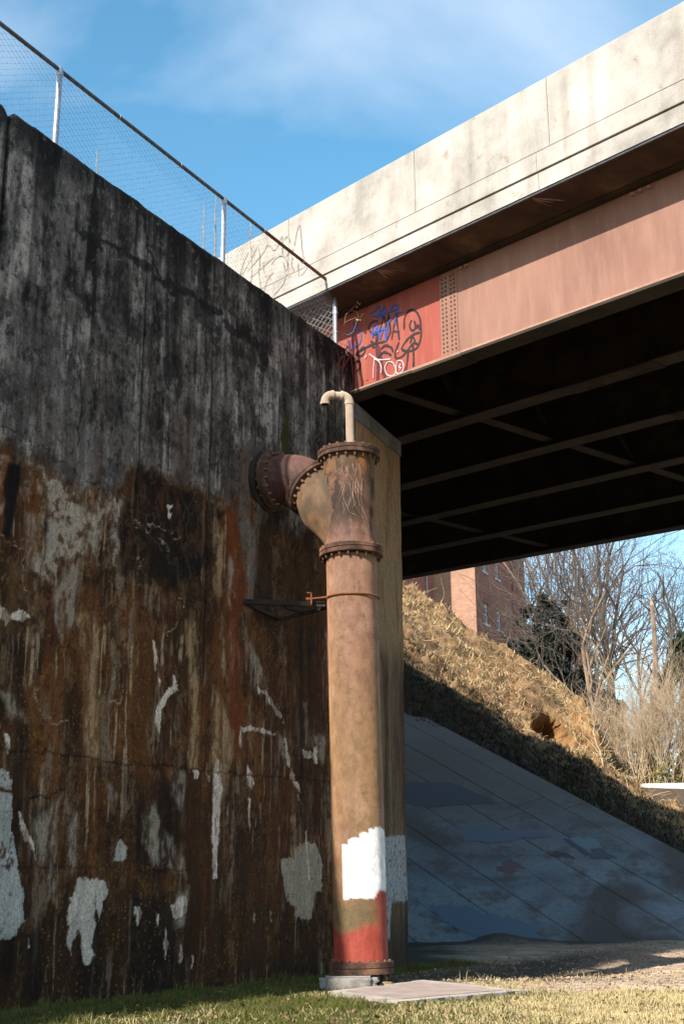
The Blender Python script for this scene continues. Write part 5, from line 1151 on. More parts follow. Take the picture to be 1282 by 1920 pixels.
def build_embankment():
    G, vv, t = lerp_rows(); nr, nc = G.shape[:2]; V_ = np.repeat(vv[:, None], nc, 1)
    # smooth the fold lines a little
    for _ in range(8): G[1:-1] = 0.5 * G[1:-1] + 0.25 * (G[:-2] + G[2:])
    X, Y, Zg = G[..., 0], G[..., 1], G[..., 2]
    amp = sstep(0.0, 0.25, V_)
    n1 = fbm(X * 0.8, (Y + Zg) * 0.8, 901, 5, 0.55) - 0.5; n2 = fbm(X * 3.2, (Y + Zg) * 3.2, 911, 4, 0.6) - 0.5
    px, py = proj_np(G.reshape(-1, 3)); px = px.reshape(nr, nc); py = py.reshape(nr, nc)
    dz = amp * (1.1 * n1 + 0.55 * n2 + 0.16 * (ridged(X * 5, (Y + Zg) * 5, 917, 3) - 0.5))
    # eroded hollow with a small cliff on its right-hand side
    cx = px + 26 * (fbm(X * 1.2, Zg * 1.2, 921, 3) - 0.5); cy = py + 26 * (fbm(X * 1.2 + 5, Zg * 1.2, 925, 3) - 0.5)
    hol = np.exp(-(((cx - 1034) + 0.2 * (cy - 1375)) / 40)**2 - (((cy - 1372) - 0.62 * (cx - 1034)) / 26)**2)
    holm = sstep(0.25, 0.6, hol)
    cliff = np.exp(-((cx - 1100) / 30)**2 - (((cy - 1375) - 1.0 * (cx - 1100)) / 42)**2); dz += 0.45 * sstep(0.12, 0.55, cliff) + 0.8 * cliff * (fbm(X * 1.6, Zg * 1.6, 931, 4) - 0.5)
    lip = np.exp(-((cx - 1010) / 60)**2 - (((cy - 1318) - 0.45 * (cx - 1010)) / 12)**2); dz += 0.55 * lip
    G[..., 2] += dz - 0.5 * holm; G[..., 1] += -0.3 * dz + 2.4 * holm; G[..., 0] += -0.5 * holm
    f = fbm(X * 2.2, (Y + Zg) * 2.2, 941, 5, 0.6); col = np.ones(G.shape) * srgb(122, 94, 66); col = mixc(col, sstep(0.4, 0.6, f), srgb(172, 138, 98), 0.8)
    dark = 1 - sstep(0.55, 0.95, V_ + 0.5 * (f - 0.5)); col = mixc(col, dark, srgb(40, 32, 26), 0.9)  # soil darkened up to the bridge's shadow edge, shade put into its colour
    soil = np.clip(sstep(0.15, 0.5, hol) + sstep(0.25, 0.6, cliff), 0, 1); col = mixc(col, soil, srgb(164, 116, 64), 0.9); col = mixc(col, sstep(0.35, 0.7, cliff) * sstep(0.42, 0.56, fbm(X * 2.4, Zg * 2.4, 933, 4)), srgb(196, 160, 114), 0.8)
    idx = np.arange(nr * nc).reshape(nr, nc); F = np.stack([idx[:-1, :-1], idx[:-1, 1:], idx[1:, 1:], idx[1:, :-1]], -1).reshape(-1, 4)
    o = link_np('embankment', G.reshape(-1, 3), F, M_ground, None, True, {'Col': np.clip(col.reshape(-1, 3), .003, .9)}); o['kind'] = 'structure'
    EMB.update(G=G, V=V_, soil=soil, hol=hol)
build_embankment()
def emb_points(n_, v0, v1, t0=0.6, t1=7.6, avoid=0.22):
    G, V_, soil = EMB['G'], EMB['V'], EMB['soil']; vv = V_[:, 0]; rows = np.where((vv >= v0) & (vv <= v1))[0]
    i = rows[0] + RNG.rand(n_) * (rows[-1] - rows[0] - 1); nc = G.shape[1]; j = (t0 + RNG.rand(n_) * (t1 - t0)) / 8 * (nc - 2)
    i0 = i.astype(int); j0 = j.astype(int); fi = (i - i0)[:, None]; fj = (j - j0)[:, None]
    P = (G[i0, j0] * (1 - fi) + G[i0 + 1, j0] * fi) * (1 - fj) + (G[i0, j0 + 1] * (1 - fi) + G[i0 + 1, j0 + 1] * fi) * fj
    k = (soil[i0, j0] < avoid); return P[k]
def build_brush():
    P = emb_points(78000, 0.85, 2.5); cl = fbm(P[:, 0] * 1.5, (P[:, 1] + P[:, 2]) * 1.5, 951, 4); k = RNG.rand(len(P)) < sstep(0.40, 0.56, cl) + .06; P = P[k]; cl = cl[k]; n_ = len(P)
    big = fbm(P[:, 0] * 0.45 + 4, (P[:, 1] + P[:, 2]) * 0.45, 955, 4)[:, None]; c = srgb(214, 180, 136)[None] * (0.38 + 0.75 * RNG.rand(n_, 1)) * (0.65 + 0.8 * sstep(0.35, 0.6, big)); c = np.where(RNG.rand(n_, 1) < 0.12, srgb(124, 104, 72)[None] * (0.6 + 0.5 * RNG.rand(n_, 1)), c)
    c = np.where(RNG.rand(n_, 1) < 0.25, srgb(120, 90, 60)[None] * (0.5 + 0.6 * RNG.rand(n_, 1)), c)
    blades('dry_brush', P[:, 0], P[:, 1], P[:, 2], (0.05 + 0.36 * RNG.rand(n_)**2.6) * (0.3 + 1.1 * cl), 0.006 + 0.009 * RNG.rand(n_), 0.5 + 1.6 * RNG.rand(n_), np.clip(c, 0, .8), M_blade)
    P = emb_points(16000, 0.03, 0.95); n_ = len(P); c = srgb(72, 62, 46)[None] * (0.3 + 0.9 * RNG.rand(n_, 1)); c = np.where(RNG.rand(n_, 1) < 0.25, srgb(54, 66, 36)[None], c)  # cover coloured dark to deepen the shade low on the bank
    blades('ground_cover', P[:, 0], P[:, 1], P[:, 2], 0.06 + 0.16 * RNG.rand(n_), 0.012 + 0.016 * RNG.rand(n_), 0.6 + 0.8 * RNG.rand(n_), np.clip(c, 0, .8), M_blade)
build_brush()

# segments -> prisms, vectorised
def seg_mesh(name, segs, m, parent=None, sides=5, kind=None):
    A = np.array([s[0] for s in segs]); Bq = np.array([s[1] for s in segs]); ra = np.array([s[2] for s in segs]); rb = np.array([s[3] for s in segs])
    d = Bq - A; d /= np.linalg.norm(d, axis=1, keepdims=True) + 1e-9; up = np.where(np.abs(d[:, 2:3]) < 0.9, np.array([[0, 0, 1.0]]), np.array([[1.0, 0, 0]]))
    e1 = np.cross(d, up); e1 /= np.linalg.norm(e1, axis=1, keepdims=True); e2 = np.cross(d, e1); R = []
    for P, r in ((A, ra), (Bq, rb)):
        for k in range(sides):
            a = 2 * math.pi * k / sides; R.append(P + r[:, None] * (math.cos(a) * e1 + math.sin(a) * e2))
    V = np.stack(R, 1).reshape(-1, 3); i0 = np.arange(len(segs))[:, None] * 2 * sides
    F = np.concatenate([i0 + np.array([[k, (k+1) % sides, sides + (k+1) % sides, sides + k]]) for k in range(sides)], 0)
    o = link_np(name, V, F, m, parent, True)
    if kind: o['kind'] = kind
    return o
def vines():
    segs = []
    P = emb_points(420, 0.9, 2.0, avoid=2.0)
    for p in P:
        d = np.array([random.gauss(0, 1), random.gauss(0, .6), random.gauss(-0.2, .5)]); d /= np.linalg.norm(d); q = p + [0, 0, .05]; L = random.uniform(0.3, 1.3); r = random.uniform(0.008, 0.022)
        for k in range(6):
            d2 = d + np.array([random.gauss(0, .35), random.gauss(0, .3), random.gauss(0.05, .35)]); d2 /= np.linalg.norm(d2); q2 = q + d2 * L / 5; segs.append((q, q2, r, r * .85)); q = q2; r *= .85; d = d2
    o = seg_mesh('dead_vines', segs, simple('dead_vine', [(0.3, tuple(srgb(150, 120, 84))), (0.7, tuple(srgb(206, 178, 134)))], 3, fstr=0), None, 4); o['kind'] = 'stuff'
vines()
for i, (px_, py_, D, sx, sy, sz, lb) in enumerate(((1040, 1466, 52.6, 0.28, 0.2, 0.15, 'small rock at the shaded foot of the bank below the hollow'),
        (1172, 1466, 55.0, 0.30, 0.3, 0.26, 'pale broken rock where the bank meets the white concrete ledge'), (1150, 1452, 55.2, 0.2, 0.22, 0.2, 'small tan rock just left of the pale broken rock'))):
    rock('rock', at_depth(px_, py_, D), sx, sy, sz, M_rockbr if i != 1 else M_stone, 20 + i, lb, 'rock', 0.4 * i, 0.42)

# ================================================================== CONCRETE LEDGE WALL, RIGHT
def build_ledge():
    r_ = root('concrete_ledge_wall', (0, 0, 0), 'low sunlit white concrete ledge at the right edge beyond the bank', 'wall')
    a = at_depth(1180, 1497, 56.6); b2 = at_depth(1560, 1503, 55.4); z0, z1 = a[2], a[2] + 0.62
    d = (b2 - a) * [1, 1, 0]; d /= np.linalg.norm(d); nn = np.array([-d[1], d[0], 0])
    m = simple('white_ledge_concrete', [(0.3, tuple(srgb(206, 198, 188))), (0.7, tuple(srgb(236, 230, 224)))], 1.2, (1, 1, 1), 0.9, 0.3)
    for k in range(3):
        p = a + d * (3.6 * k); q = p + d * 3.58
        MB().hexa([p, q, q + nn * .35, p + nn * .35, p + Z3 * .62, q + Z3 * .62, q + nn * .35 + Z3 * .62, p + nn * .35 + Z3 * .62]).build('ledge_panel', m, r_)
    MB().hexa([a + nn * .12 - Z3 * 5, a + d * 10.8 + nn * .12 - Z3 * 5, a + d * 10.8 + nn * .5 - Z3 * 5, a + nn * .5 - Z3 * 5, a + nn * .12 - Z3 * .004, a + d * 10.8 + nn * .12 - Z3 * .004, a + d * 10.8 + nn * .5 - Z3 * .004, a + nn * .5 - Z3 * .004]).build('lower_wall', M_shade_tone, r_)  # its dark colour carries the shade under the ledge
build_ledge()

# ================================================================== BRICK BUILDING
def build_building():
    r_ = root('brick_building', (0, 0, 0), 'red brick building with white-framed arched windows on top of the bank', 'building')
    dR = np.array([0.462, 0.887, 0.0]); dR /= np.linalg.norm(dR); nR = np.array([dR[1], -dR[0], 0]); dL = -nR
    A = at_depth(893, 1166, 95.0) * [1, 1, 0]; z0, z1 = 9.0, 34.0
    def brickmat(name, u, c1, c2):
        k = NB(name); geo = k.co; dp = k.n('ShaderNodeVectorMath', operation='DOT_PRODUCT'); k.l(geo, dp.inputs[0]); dp.inputs[1].default_value = tuple(u)
        sp = k.n('ShaderNodeSeparateXYZ'); k.l(geo, sp.inputs[0]); cb_ = k.n('ShaderNodeCombineXYZ'); k.l(dp.outputs['Value'], cb_.inputs[0]); k.l(sp.outputs['Z'], cb_.inputs[1])
        b = k.n('ShaderNodeTexBrick'); k.l(cb_.outputs[0], b.inputs['Vector']); b.inputs['Scale'].default_value = 1.0; b.inputs['Brick Width'].default_value = 0.34; b.inputs['Row Height'].default_value = 0.13; b.inputs['Mortar Size'].default_value = 0.018
        b.inputs['Color1'].default_value = (*c1, 1); b.inputs['Color2'].default_value = (*c2, 1); b.inputs['Mortar'].default_value = (*srgb(176, 140, 118), 1); b.inputs['Bias'].default_value = 0.0
        f = k.noise(0.6, (1, 1, 1), 6); c = k.mix(0.45, b.outputs['Color'], k.ramp(f, [(0.3, 0.55), (0.7, 1.1)]), 'MULTIPLY'); k.color(c); k.rough(0.9); k.bump(b.outputs['Fac'], -0.4, 0.02); return k.m
    bR = brickmat('brick_shade_tone', dR, srgb(166, 88, 68), srgb(134, 68, 54)); bL = brickmat('brick_sunlit_tone', dL, srgb(196, 154, 126), srgb(176, 132, 106))  # one brick in two tones: darker for shaded faces, paler for sunlit ones
    def onR(x, y):
        P = on_plane(x, y, A, nR); return (P - A) @ dR, P[2]
    wins = []
    for (xa, ya), (xb, yb) in (((907, 1131), (915.5, 1172)), ((931, 1143), (940, 1183)), ((902.5, 1030), (912, 1074)), ((927, 1042), (935.5, 1088))):
        u0, zt = onR(xa, ya); u1, zb = onR(xb, yb); wins.append([u0, u1, zb, zt])
    w = (wins[0][1] - wins[0][0])
    for i in (1, 2, 3): wins[i][1] = wins[i][0] + w
    wins[2][0], wins[2][1] = wins[0][0], wins[0][1]; wins[3][0], wins[3][1] = wins[1][0], wins[1][1]
    hgt = wins[0][3] - wins[0][2]; wins[1][3] = wins[1][2] = wins[0][2]; wins[1][3] = wins[0][3]
    wins[3][2] = wins[2][2]; wins[2][3] = wins[2][2] + hgt; wins[3][3] = wins[2][3]
    LR = onR(961, 1150)[0]; Lend = onR(986, 1150)[0]
    ub = sorted({0.0, LR, *[q[0] for q in wins], *[q[1] for q in wins]}); zbk = sorted({z0, z1, *[q[2] for q in wins], *[q[3] for q in wins]})
    V = []; F = []
    def quad(*p): i = len(V); V.extend(p); F.append((i, i+1, i+2, i+3))
    pt = lambda u, z, o=0: A + dR * u + nR * o + Z3 * z
    for i in range(len(ub) - 1):
        for j in range(len(zbk) - 1):
            um, zm = (ub[i] + ub[i+1]) / 2, (zbk[j] + zbk[j+1]) / 2
            if any(q[0] < um < q[1] and q[2] < zm < q[3] for q in wins): continue
            quad(pt(ub[i], zbk[j]), pt(ub[i+1], zbk[j]), pt(ub[i+1], zbk[j+1]), pt(ub[i], zbk[j+1]))
    for q in wins:
        for (a, b2) in (((q[0], q[2]), (q[1], q[2])), ((q[1], q[2]), (q[1], q[3])), ((q[1], q[3]), (q[0], q[3])), ((q[0], q[3]), (q[0], q[2]))): quad(pt(*a), pt(*b2), pt(*b2, -.3), pt(*a, -.3))
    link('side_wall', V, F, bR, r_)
    wf = flat('white_window_paint', (0.72, 0.74, 0.76)); k = NB('window_glass'); k.color((0.03, 0.05, 0.08)); k.rough(0.08); k.b.inputs['Specular IOR Level'].default_value = 0.8; gl = k.m
    for q in wins:
        u0, u1, zb, zt = q; f = MB(); um = (u0 + u1) / 2; t_ = 0.10
        bx = lambda a, b2, c, d, o0=-.2, o1=-.10: f.hexa([pt(a, c, o1), pt(b2, c, o1), pt(b2, c, o0), pt(a, c, o0), pt(a, d, o1), pt(b2, d, o1), pt(b2, d, o0), pt(a, d, o0)])
        bx(u0, u0 + t_, zb, zt); bx(u1 - t_, u1, zb, zt); bx(u0 + t_, u1 - t_, zb, zb + t_); bx(u0 + t_, u1 - t_, zt - t_ * 2.6, zt); bx(u0 + t_, u1 - t_, (zb + zt) / 2 - .05, (zb + zt) / 2 + .05, -.2, -.12); bx(um - .03, um + .03, zb + t_, zt - t_, -.2, -.14)
        wn_ = f.build('window', wf, r_)
        link('pane', [pt(u0, zb, -.18), pt(u1, zb, -.18), pt(u1, zt, -.18), pt(u0, zt, -.18)], [(0, 1, 2, 3)], gl, wn_)
        MB().hexa([pt(u0 - .15, zb - .16, .08), pt(u1 + .15, zb - .16, .08), pt(u1 + .15, zb - .16, -.1), pt(u0 - .15, zb - .16, -.1), pt(u0 - .15, zb - .002, .08), pt(u1 + .15, zb - .002, .08), pt(u1 + .15, zb - .002, -.1), pt(u0 - .15, zb - .002, -.1)]).build('sill', wf, wn_)
        # segmental arch: brick voussoirs covering the frame's square head
        ar = MB(); c = pt(um, zt - 0.62 * w, .02); R0 = 0.78 * w
        for n2 in range(9):
            a0 = math.radians(48 + n2 * 84 / 9); a1 = math.radians(48 + (n2 + 1) * 84 / 9 - .8)
            P4 = [c + dR * (-R * math.cos(a)) + Z3 * (R * math.sin(a)) for R, a in ((R0, a0), (R0, a1), (R0 + .26, a1), (R0 + .26, a0))]
            ar.hexa([P4[0] - nR * .1, P4[1] - nR * .1, P4[2] - nR * .1, P4[3] - nR * .1, P4[0] + nR * .03, P4[1] + nR * .03, P4[2] + nR * .03, P4[3] + nR * .03])
        ar.build('brick_arch', bR, wn_)
    # end pier, projecting a little, and the turret beyond it
    MB().hexa([pt(LR, z0, .14), pt(LR + (Lend - LR) * .5, z0, .14), pt(LR + (Lend - LR) * .5, z0, -.5), pt(LR, z0, -.5), pt(LR, z1, .14), pt(LR + (Lend - LR) * .5, z1, .14), pt(LR + (Lend - LR) * .5, z1, -.5), pt(LR, z1, -.5)]).build('brick_pier', bR, r_)
    lm = LR + (Lend - LR) * .5 + .003
    MB().hexa([pt(lm, z0, -.05), pt(Lend, z0, -.05), pt(Lend, z0, -6), pt(lm, z0, -6), pt(lm, z1, -.05), pt(Lend, z1, -.05), pt(Lend, z1, -6), pt(lm, z1, -6)]).build('end_bay', bR, r_)
    # front (sunlit) wall, 838..893, and the wing that comes forward on its left
    PL = on_plane(812, 1100, A, np.array([dR[0], dR[1], 0])); LL = (PL - A) @ dL
    q = lambda l, r2, z: A + dL * l + dR * r2 + Z3 * z
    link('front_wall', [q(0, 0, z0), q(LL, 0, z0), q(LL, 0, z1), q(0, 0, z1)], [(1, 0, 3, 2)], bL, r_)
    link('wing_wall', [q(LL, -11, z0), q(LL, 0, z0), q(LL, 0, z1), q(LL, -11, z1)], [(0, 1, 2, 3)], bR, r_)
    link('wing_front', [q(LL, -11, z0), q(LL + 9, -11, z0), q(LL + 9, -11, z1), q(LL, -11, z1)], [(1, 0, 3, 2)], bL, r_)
    dp = MB().tube([q(LL - .12, -1.5, 19), q(LL - .12, -1.5, 25.6)], 0.05, 8); dp.build('downpipe', M_rail, r_, True)
    rf = simple('roof_slate', [(0.3, tuple(srgb(60, 60, 64))), (0.7, tuple(srgb(90, 90, 94)))], 2)
    MB().hexa([q(-.3, -.4, z1), q(LL + .1, -.4, z1), q(LL + .1, Lend, z1), q(-.3, Lend, z1), q(-.3, -.4, z1 + .4), q(LL + .1, -.4, z1 + .4), q(LL + .1, Lend, z1 + .4), q(-.3, Lend, z1 + .4)]).build('roof', rf, r_)
    link('back_wall', [q(0, Lend, z0), q(LL + 9, Lend, z0), q(LL + 9, Lend, z1), q(0, Lend, z1)], [(0, 1, 2, 3)], bL, r_)
build_building()

# ================================================================== TREES
M_bark = simple('grey_bark', [(0.3, tuple(srgb(70, 64, 58))), (0.7, tuple(srgb(116, 104, 92)))], 3, (1, 1, .4), 0.95, 0.4)
M_barkw = simple('warm_bark', [(0.3, tuple(srgb(112, 92, 76))), (0.7, tuple(srgb(176, 150, 126)))], 3, (1, 1, .4), 0.95, 0.3)
M_twig = simple('fine_twigs', [(0.3, tuple(srgb(66, 60, 58))), (0.7, tuple(srgb(112, 98, 88)))], 3, (1, 1, 1), 0.95, 0, fstr=0)
M_stem = simple('pale_stems', [(0.3, tuple(srgb(160, 136, 108))), (0.7, tuple(srgb(206, 184, 152)))], 3, (1, 1, 1), 0.95, 0, fstr=0)
def grow(p, d, L, r, lev, big, small, rng, spread=0.6, maxlev=5, up=0.10, kids=None):
    n_ = max(3, int(6 - lev)) if lev else 9; q = p.copy(); rr = r; pos = []
    for k in range(n_):
        j = 0.10 + 0.05 * lev; d = d + np.array([rng.gauss(0, j), rng.gauss(0, j), rng.gauss(up * 0.5, j * 0.7)]); d /= np.linalg.norm(d)
        q2 = q + d * L / n_; r2 = rr * (1 - (0.55 if lev else 0.5) / n_); (big if lev < 2 else small).append((q, q2, rr, r2)); pos.append((q2.copy(), d.copy(), r2)); q = q2; rr = r2
    if lev >= maxlev: return
    nk = kids[lev] if kids else (7, 5, 5, 4, 3)[lev]
    for k in range(nk):
        i = min(n_ - 1, int((0.30 + 0.70 * (k + rng.random()) / nk) * n_)); c, dd, r0 = pos[i]
        s = np.array([rng.gauss(0, 1), rng.gauss(0, 1), rng.gauss(0.15, 0.5)]); s -= dd * (s @ dd); s /= np.linalg.norm(s); nd = dd * 0.75 + s * spread * rng.uniform(0.7, 1.3); nd /= np.linalg.norm(nd)
        grow(c, nd, L * rng.uniform(0.45, 0.68), max(r0 * 0.62, 0.006), lev + 1, big, small, rng, spread, maxlev, up, kids)
def bare_tree(base, top_dir, L, r, seed, label, mb_=M_bark, spread=0.55, maxlev=4, kids=None, name='bare_tree', ivy=0.0, group=None, ivy_top=0.8):
    rng = random.Random(seed); r_ = root(name, (0, 0, 0), label, 'tree', group); big = []; small = []
    d = np.array(top_dir, float); d /= np.linalg.norm(d); grow(np.array(base, float), d, L, r, 0, big, small, rng, spread, maxlev, 0.1, kids)
    seg_mesh('trunk', big, mb_, r_, 7); seg_mesh('crown', small, M_twig, r_, 3, 'stuff')
    if ivy:
        tr = big[:9]; leaf_cloud('ivy', [(a + (b2 - a) * t, 0.18 + ivy * (0.5 + rng.random())) for a, b2, ra, rb in tr[:int(9 * ivy_top)] for t in (0, .25, .5, .75)], 320, 0.095, (34, 50, 22), r_, seed)
    return r_, big
M_leafd = NB('evergreen_leaves'); _a = M_leafd.n('ShaderNodeAttribute', attribute_name='Col'); M_leafd.color(_a.outputs['Color']); M_leafd.rough(0.6); M_leafd = M_leafd.m
def leaf_cloud(name, blobs, per, size, rgb, parent, seed):
    rs = np.random.RandomState(seed); P = []
    for c, R in blobs:
        v = rs.randn(per, 3); v /= np.linalg.norm(v, axis=1, keepdims=True); P.append(np.asarray(c)[None] + v * R * (rs.rand(per, 1) ** 0.5) * np.array([1, 1, 1.0]))
    P = np.vstack(P); n_ = len(P); a = rs.randn(n_, 3); a /= np.linalg.norm(a, axis=1, keepdims=True); b = rs.randn(n_, 3); b -= a * (a * b).sum(1, keepdims=True); b /= np.linalg.norm(b, axis=1, keepdims=True)
    s = size * (0.5 + rs.rand(n_, 1)); V = np.stack([P - a * s, P + b * s * .6, P + a * s, P - b * s * .6], 1).reshape(-1, 3); F = np.arange(4 * n_).reshape(-1, 4)
    c = srgb(*rgb)[None] * (0.45 + 1.1 * rs.rand(n_, 1)); o = link_np(name, V, F, M_leafd, parent, False, {'Col': np.repeat(c[:, None], 4, 1).reshape(-1, 3)}); o['kind'] = 'stuff'; return o

def build_trees():
    T = lambda x, y, D: at_depth(x, y, D)
    g = 'bare trees beyond the bank'
    specs = [ # px base, D, lean(x per z), height m, radius, seed, label, bark, ivy
        (1152, 66, 0.17, 15.5, 0.27, 11, 'bare tree with dark forked trunk leaning right, its crown over the ivy-covered stump', M_bark, 0, 0.60),
        (1106, 72, 0.03, 17.0, 0.20, 12, 'tall bare tree standing right of the dark evergreens, pale upper branches', M_barkw, 0, .34),
        (1046, 106, 0.02, 25.0, 0.30, 13, 'bare tree nearest the brick building, rising from the evergreens', M_bark, 0, .34),
        (1068, 102, 0.03, 25.0, 0.30, 14, 'bare tree with straight trunk behind the right of the evergreens', M_bark, 0, .40),
        (1128, 76, -0.02, 17.0, 0.20, 15, 'thin bare tree with sunlit tan trunk in the middle of the grove', M_barkw, 0, .45),
        (1136, 64, 0.08, 11.0, 0.15, 17, 'shorter bare tree with sunlit twiggy branches before the grove', M_barkw, 0, .42),
        (1196, 84, 0.05, 16.0, 0.16, 18, 'hazy bare tree behind the forked tree', M_bark, 0, .5),
        (1250, 78, -0.02, 9.5, 0.14, 19, 'small bare tree behind the right-hand thicket', M_bark, 0, .5)]
    for px_, D, ln, H_, r, sd_, lb, mt, ivy, spd in specs:
        b = T(px_, 1400, D); b[2] = 6.0
        bare_tree(b, (ln, 0, 1), H_ * 0.66, r, sd_, lb, mt, spd, 4, (9, 5, 5, 4) if px_ > 1100 else (8, 5, 4, 4), ivy=ivy, group=g)
    # ivy-covered trees at the right
    b = T(1190, 1350, 62); b[2] = 5.4; r_, big = bare_tree(b, (0.13, 0, 1), 8.8, 0.20, 31, 'leaning tree wrapped in dark ivy, left of the pair at the right edge', M_bark, 0.7, 4, (6, 4, 4, 3), 'ivy_tree', 0.34, ivy_top=1.0)
    b = T(1262, 1350, 64); b[2] = 5.2; bare_tree(b, (-0.02, 0, 1), 8.0, 0.20, 32, 'ivy-wrapped forked tree close to the right edge', M_bark, 0.75, 4, (6, 4, 4, 3), 'ivy_tree', 0.26, ivy_top=0.9)
    # broken pale snag beside the ivy tree
    sg = root('broken_snag', (0, 0, 0), 'pale broken-topped dead trunk beside the leaning ivy tree', 'tree'); p = T(1228, 1290, 61.7); q = T(1222, 1135, 61.7); m_ = p * .5 + q * .5 + [0.05, 0, 0]
    MB().tube([p - Z3 * 2, p, m_, q], [.16, .14, .12, .10], 10).build('trunk', M_barkw, sg, True); MB().tube([q, q + [-.05, 0, .25], q + [-.08, 0, .42]], [.09, .05, .01], 6).build('splinter', M_stem, sg)
    # evergreens: shrubby dark masses with uneven tops, as separate plants
    ev = [(1002, 71, 9.0, 1.2, 47, 'narrow dark evergreen squeezed against the brick end wall'), (1066, 70, 6.2, 1.2, 48, 'broad dark evergreen right of the clump, under the bare crowns'), (1014, 69, 9.6, 1.5, 41, 'dark evergreen shrub against the end of the brick building'), (1036, 68, 10.2, 1.5, 42, 'tallest dark evergreen, middle of the dark clump'), (1052, 67, 8.3, 1.5, 43, 'dark evergreen at the right of the clump'), (1085, 65.5, 5.9, 1.4, 44, 'low dark evergreen at the foot of the bare trees'), (1115, 65, 4.6, 1.3, 45, 'lowest dark evergreen behind the top of the bank'), (1140, 66, 4.0, 1.1, 46, 'small dark evergreen left of the ivy tree')]
    for px_, D, H_, R, sd_, lb in ev:
        b = T(px_, 1400, D); b[2] = 6.6; rng = random.Random(sd_); r_ = root('evergreen_shrub', (0, 0, 0), lb, 'shrub', 'dark evergreens beyond the bank'); big = []; small = []
        grow(b, np.array([0, 0, 1.0]), H_ * 0.8, 0.10, 0, big, small, rng, 0.6, 2, 0.1, (12, 5, 4)); seg_mesh('stems', big + small, M_bark, r_, 4)
        blobs = [(b + np.array([rng.gauss(0, R * .50), rng.gauss(0, R * .5), H_ * rng.uniform(0.05, 0.98)]), R * rng.uniform(0.12, 0.36)) for _ in range(110)]
        blobs = [(c + [0, 0, 0], Rr * (1.15 - 0.5 * (c[2] - b[2]) / H_)) for c, Rr in blobs]
        leaf_cloud('foliage', blobs, 190, 0.085, (26, 34, 22), r_, sd_)
    # thicket of pale multi-stemmed shrubs above the ledge
    th = [(1140, 60.5, 3.0, 51, 'twiggy bare shrub right behind the crest of the bank'), (1170, 61, 3.6, 52, 'pale bare shrub between the bank and the ivy tree'), (1200, 59.8, 3.9, 53, 'bare tan shrub above the left end of the white ledge'), (1228, 60.2, 4.4, 54, 'tall straw-coloured shrub above the white ledge'), (1255, 59.5, 4.6, 55, 'tallest straw-coloured shrub near the right edge'),
          (1282, 60, 4.6, 56, 'straw-coloured shrub cut by the right edge'), (1215, 63, 4.4, 57, 'grey-brown shrub behind the thicket'), (1186, 64, 3.8, 58, 'grey-brown shrub under the ivy tree'), (1312, 60, 4.4, 59, 'straw-coloured shrub just past the right edge'), (1120, 61.5, 2.8, 60, 'low twiggy shrub on the rock crest')]
    for px_, D, H_, sd_, lb in th:
        b = T(px_, 1480, D); b[2] = 5.2; rng = random.Random(sd_); r_ = root('bare_shrub', (0, 0, 0), lb, 'shrub', 'bare shrubs above the white ledge'); big = []; small = []
        for s in range(30):
            a = rng.uniform(0, 6.28); d = np.array([math.cos(a) * rng.uniform(0, .38), math.sin(a) * rng.uniform(0, .38), 1.0]); d /= np.linalg.norm(d)
            grow(b + np.array([rng.gauss(0, .32), rng.gauss(0, .32), 0]), d, H_ * rng.uniform(.55, 1.05), rng.uniform(.012, .026), 1, big, small, rng, 0.42, 3, 0.12, (0, 4, 4, 3))
        seg_mesh('stems', big, M_stem, r_, 4); seg_mesh('twigs', small, M_stem if sd_ < 57 else M_twig, r_, 3, 'stuff')
        blobs = [(b + np.array([rng.gauss(0, .6), rng.gauss(0, .6), H_ * rng.uniform(0.0, 0.45)]), rng.uniform(.25, .5)) for _ in range(16)]
        leaf_cloud('dry_leaves', blobs, 60, 0.06, (128, 116, 62), r_, sd_)
    # slim sapling in the sun at the foot of the bank
    b = T(1133, 1452, 53.6); bare_tree(b, (-0.05, 0, 1), 2.3, 0.035, 71, 'slim sunlit sapling standing alone at the right foot of the bank', M_stem, 0.7, 3, (9, 4, 3), 'sapling')
build_trees()

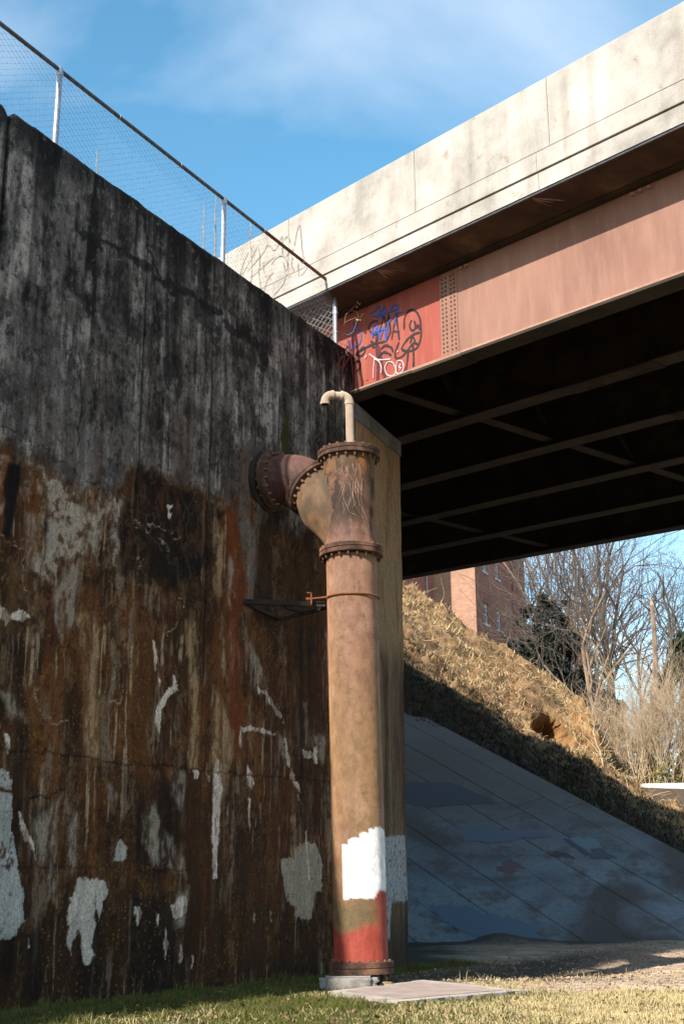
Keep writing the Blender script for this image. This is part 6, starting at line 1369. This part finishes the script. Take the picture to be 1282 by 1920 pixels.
# ================================================================== BACKFILL AND PLANTS ON THE CREST
def build_crest():
    c1 = wl(3.45, -1.01, 0); c2 = c1 + B_ * 15 - BN * 0.0; c3 = wl(-41, -22, 0); c0 = wl(-41, -1.01, 0)
    V = [(*c0[:2], -.4), (*c1[:2], -.4), (*c2[:2], -.4), (*c3[:2], -.4), (*c0[:2], 10.92), (*c1[:2], 10.92), (*c2[:2], 10.92), (*c3[:2], 10.92)]
    o = link('backfill_bank', V, [(0, 3, 2, 1), (4, 5, 6, 7), (0, 1, 5, 4), (1, 2, 6, 5), (2, 3, 7, 6), (3, 0, 4, 7)], M_rockbr); o['kind'] = 'structure'
    n_ = 2600; s = 0.5 + 3.0 * RNG.rand(n_)**0.6; of = -0.15 - 1.2 * RNG.rand(n_); P = P0[None] + s[:, None] * W_ + of[:, None] * N_
    c = srgb(196, 166, 110)[None] * (0.5 + .6 * RNG.rand(n_, 1)); blades('crest_grass', P[:, 0], P[:, 1], np.full(n_, 10.98), (0.05 + 0.20 * RNG.rand(n_)) * sstep(1.6, 3.3, s) + .03, np.full(n_, .006), .3 + .9 * RNG.rand(n_), np.clip(c, 0, .8), M_blade)
    sap = [((383, 470), (383, 376), 'leftmost straight bare sapling behind the fence'), ((405, 480), (405, 362), 'tallest straight bare sapling behind the fence, left of the middle post'), ((421, 490), (413, 396), 'bare sapling leaning just left of the middle fence post'),
           ((470, 520), (472, 412), 'bare sapling right of the middle fence post'), ((487, 532), (486, 450), 'short bare sapling seen against the parapet'), ((186, 330), (183, 282), 'lone short sapling behind the long fence bay')]
    for i, (a, b2, lb) in enumerate(sap):
        pl = P0 - N_ * 0.8; A = on_plane(*a, pl, N_); Bq = on_plane(*b2, pl, N_); A = A * [1, 1, 0] + Z3 * 10.9; r_ = root('sapling', (0, 0, 0), lb, 'plant', 'bare saplings behind the fence'); rng = random.Random(80 + i); segs = []; tw = []
        q = A; n_ = 10
        for k in range(n_):
            q2 = A + (Bq - A) * (k + 1) / n_ + np.array([rng.gauss(0, .012), rng.gauss(0, .012), 0]); rr = 0.019 * (1 - .75 * k / n_); segs.append((q, q2, rr, rr * .92))
            if i < 5: d = np.array([rng.gauss(0, .5), rng.gauss(0, .5), 1.0]); d /= np.linalg.norm(d); tw.append((q, q + d * rng.uniform(.05, .22), .006, .003)); q0 = q + d * .1
            q = q2
        seg_mesh('stem', segs, M_stem, r_, 6)
        if tw: seg_mesh('twigs', tw, M_stem, r_, 4, 'stuff')
    r_ = root('dry_weed', (0, 0, 0), 'curling dry weed with seed heads at the corner fence post', 'plant'); rng = random.Random(99); pl = wl(3.42, 0.02, 0); fp = np.array([0.0, 1.0, 0])
    segs = []; heads = MB()
    for path in (((645, 610), (648, 590), (658, 582), (665, 572), (672, 568)), ((645, 605), (655, 600), (668, 595), (678, 598)), ((643, 640), (646, 645), (650, 652), (648, 660)), ((660, 582), (668, 585), (672, 590)), ((645, 625), (652, 628), (662, 622), (670, 600))):
        pts = [on_plane(x, y, pl, fp) for x, y in path]
        for a, b2 in zip(pts[:-1], pts[1:]): segs.append((a, b2, .0032, .003))
        for k in range(4): c = pts[-1] + np.array([rng.gauss(0, .03), rng.gauss(0, .03), rng.gauss(0, .03)]); heads.box(c, (1, 0, 0), (0, 1, 0), (0, 0, 1), .014, .014, .014)
    seg_mesh('stem', segs, M_stem, r_, 5); heads.build('seed_heads', M_stem, r_)['kind'] = 'stuff'
build_crest()
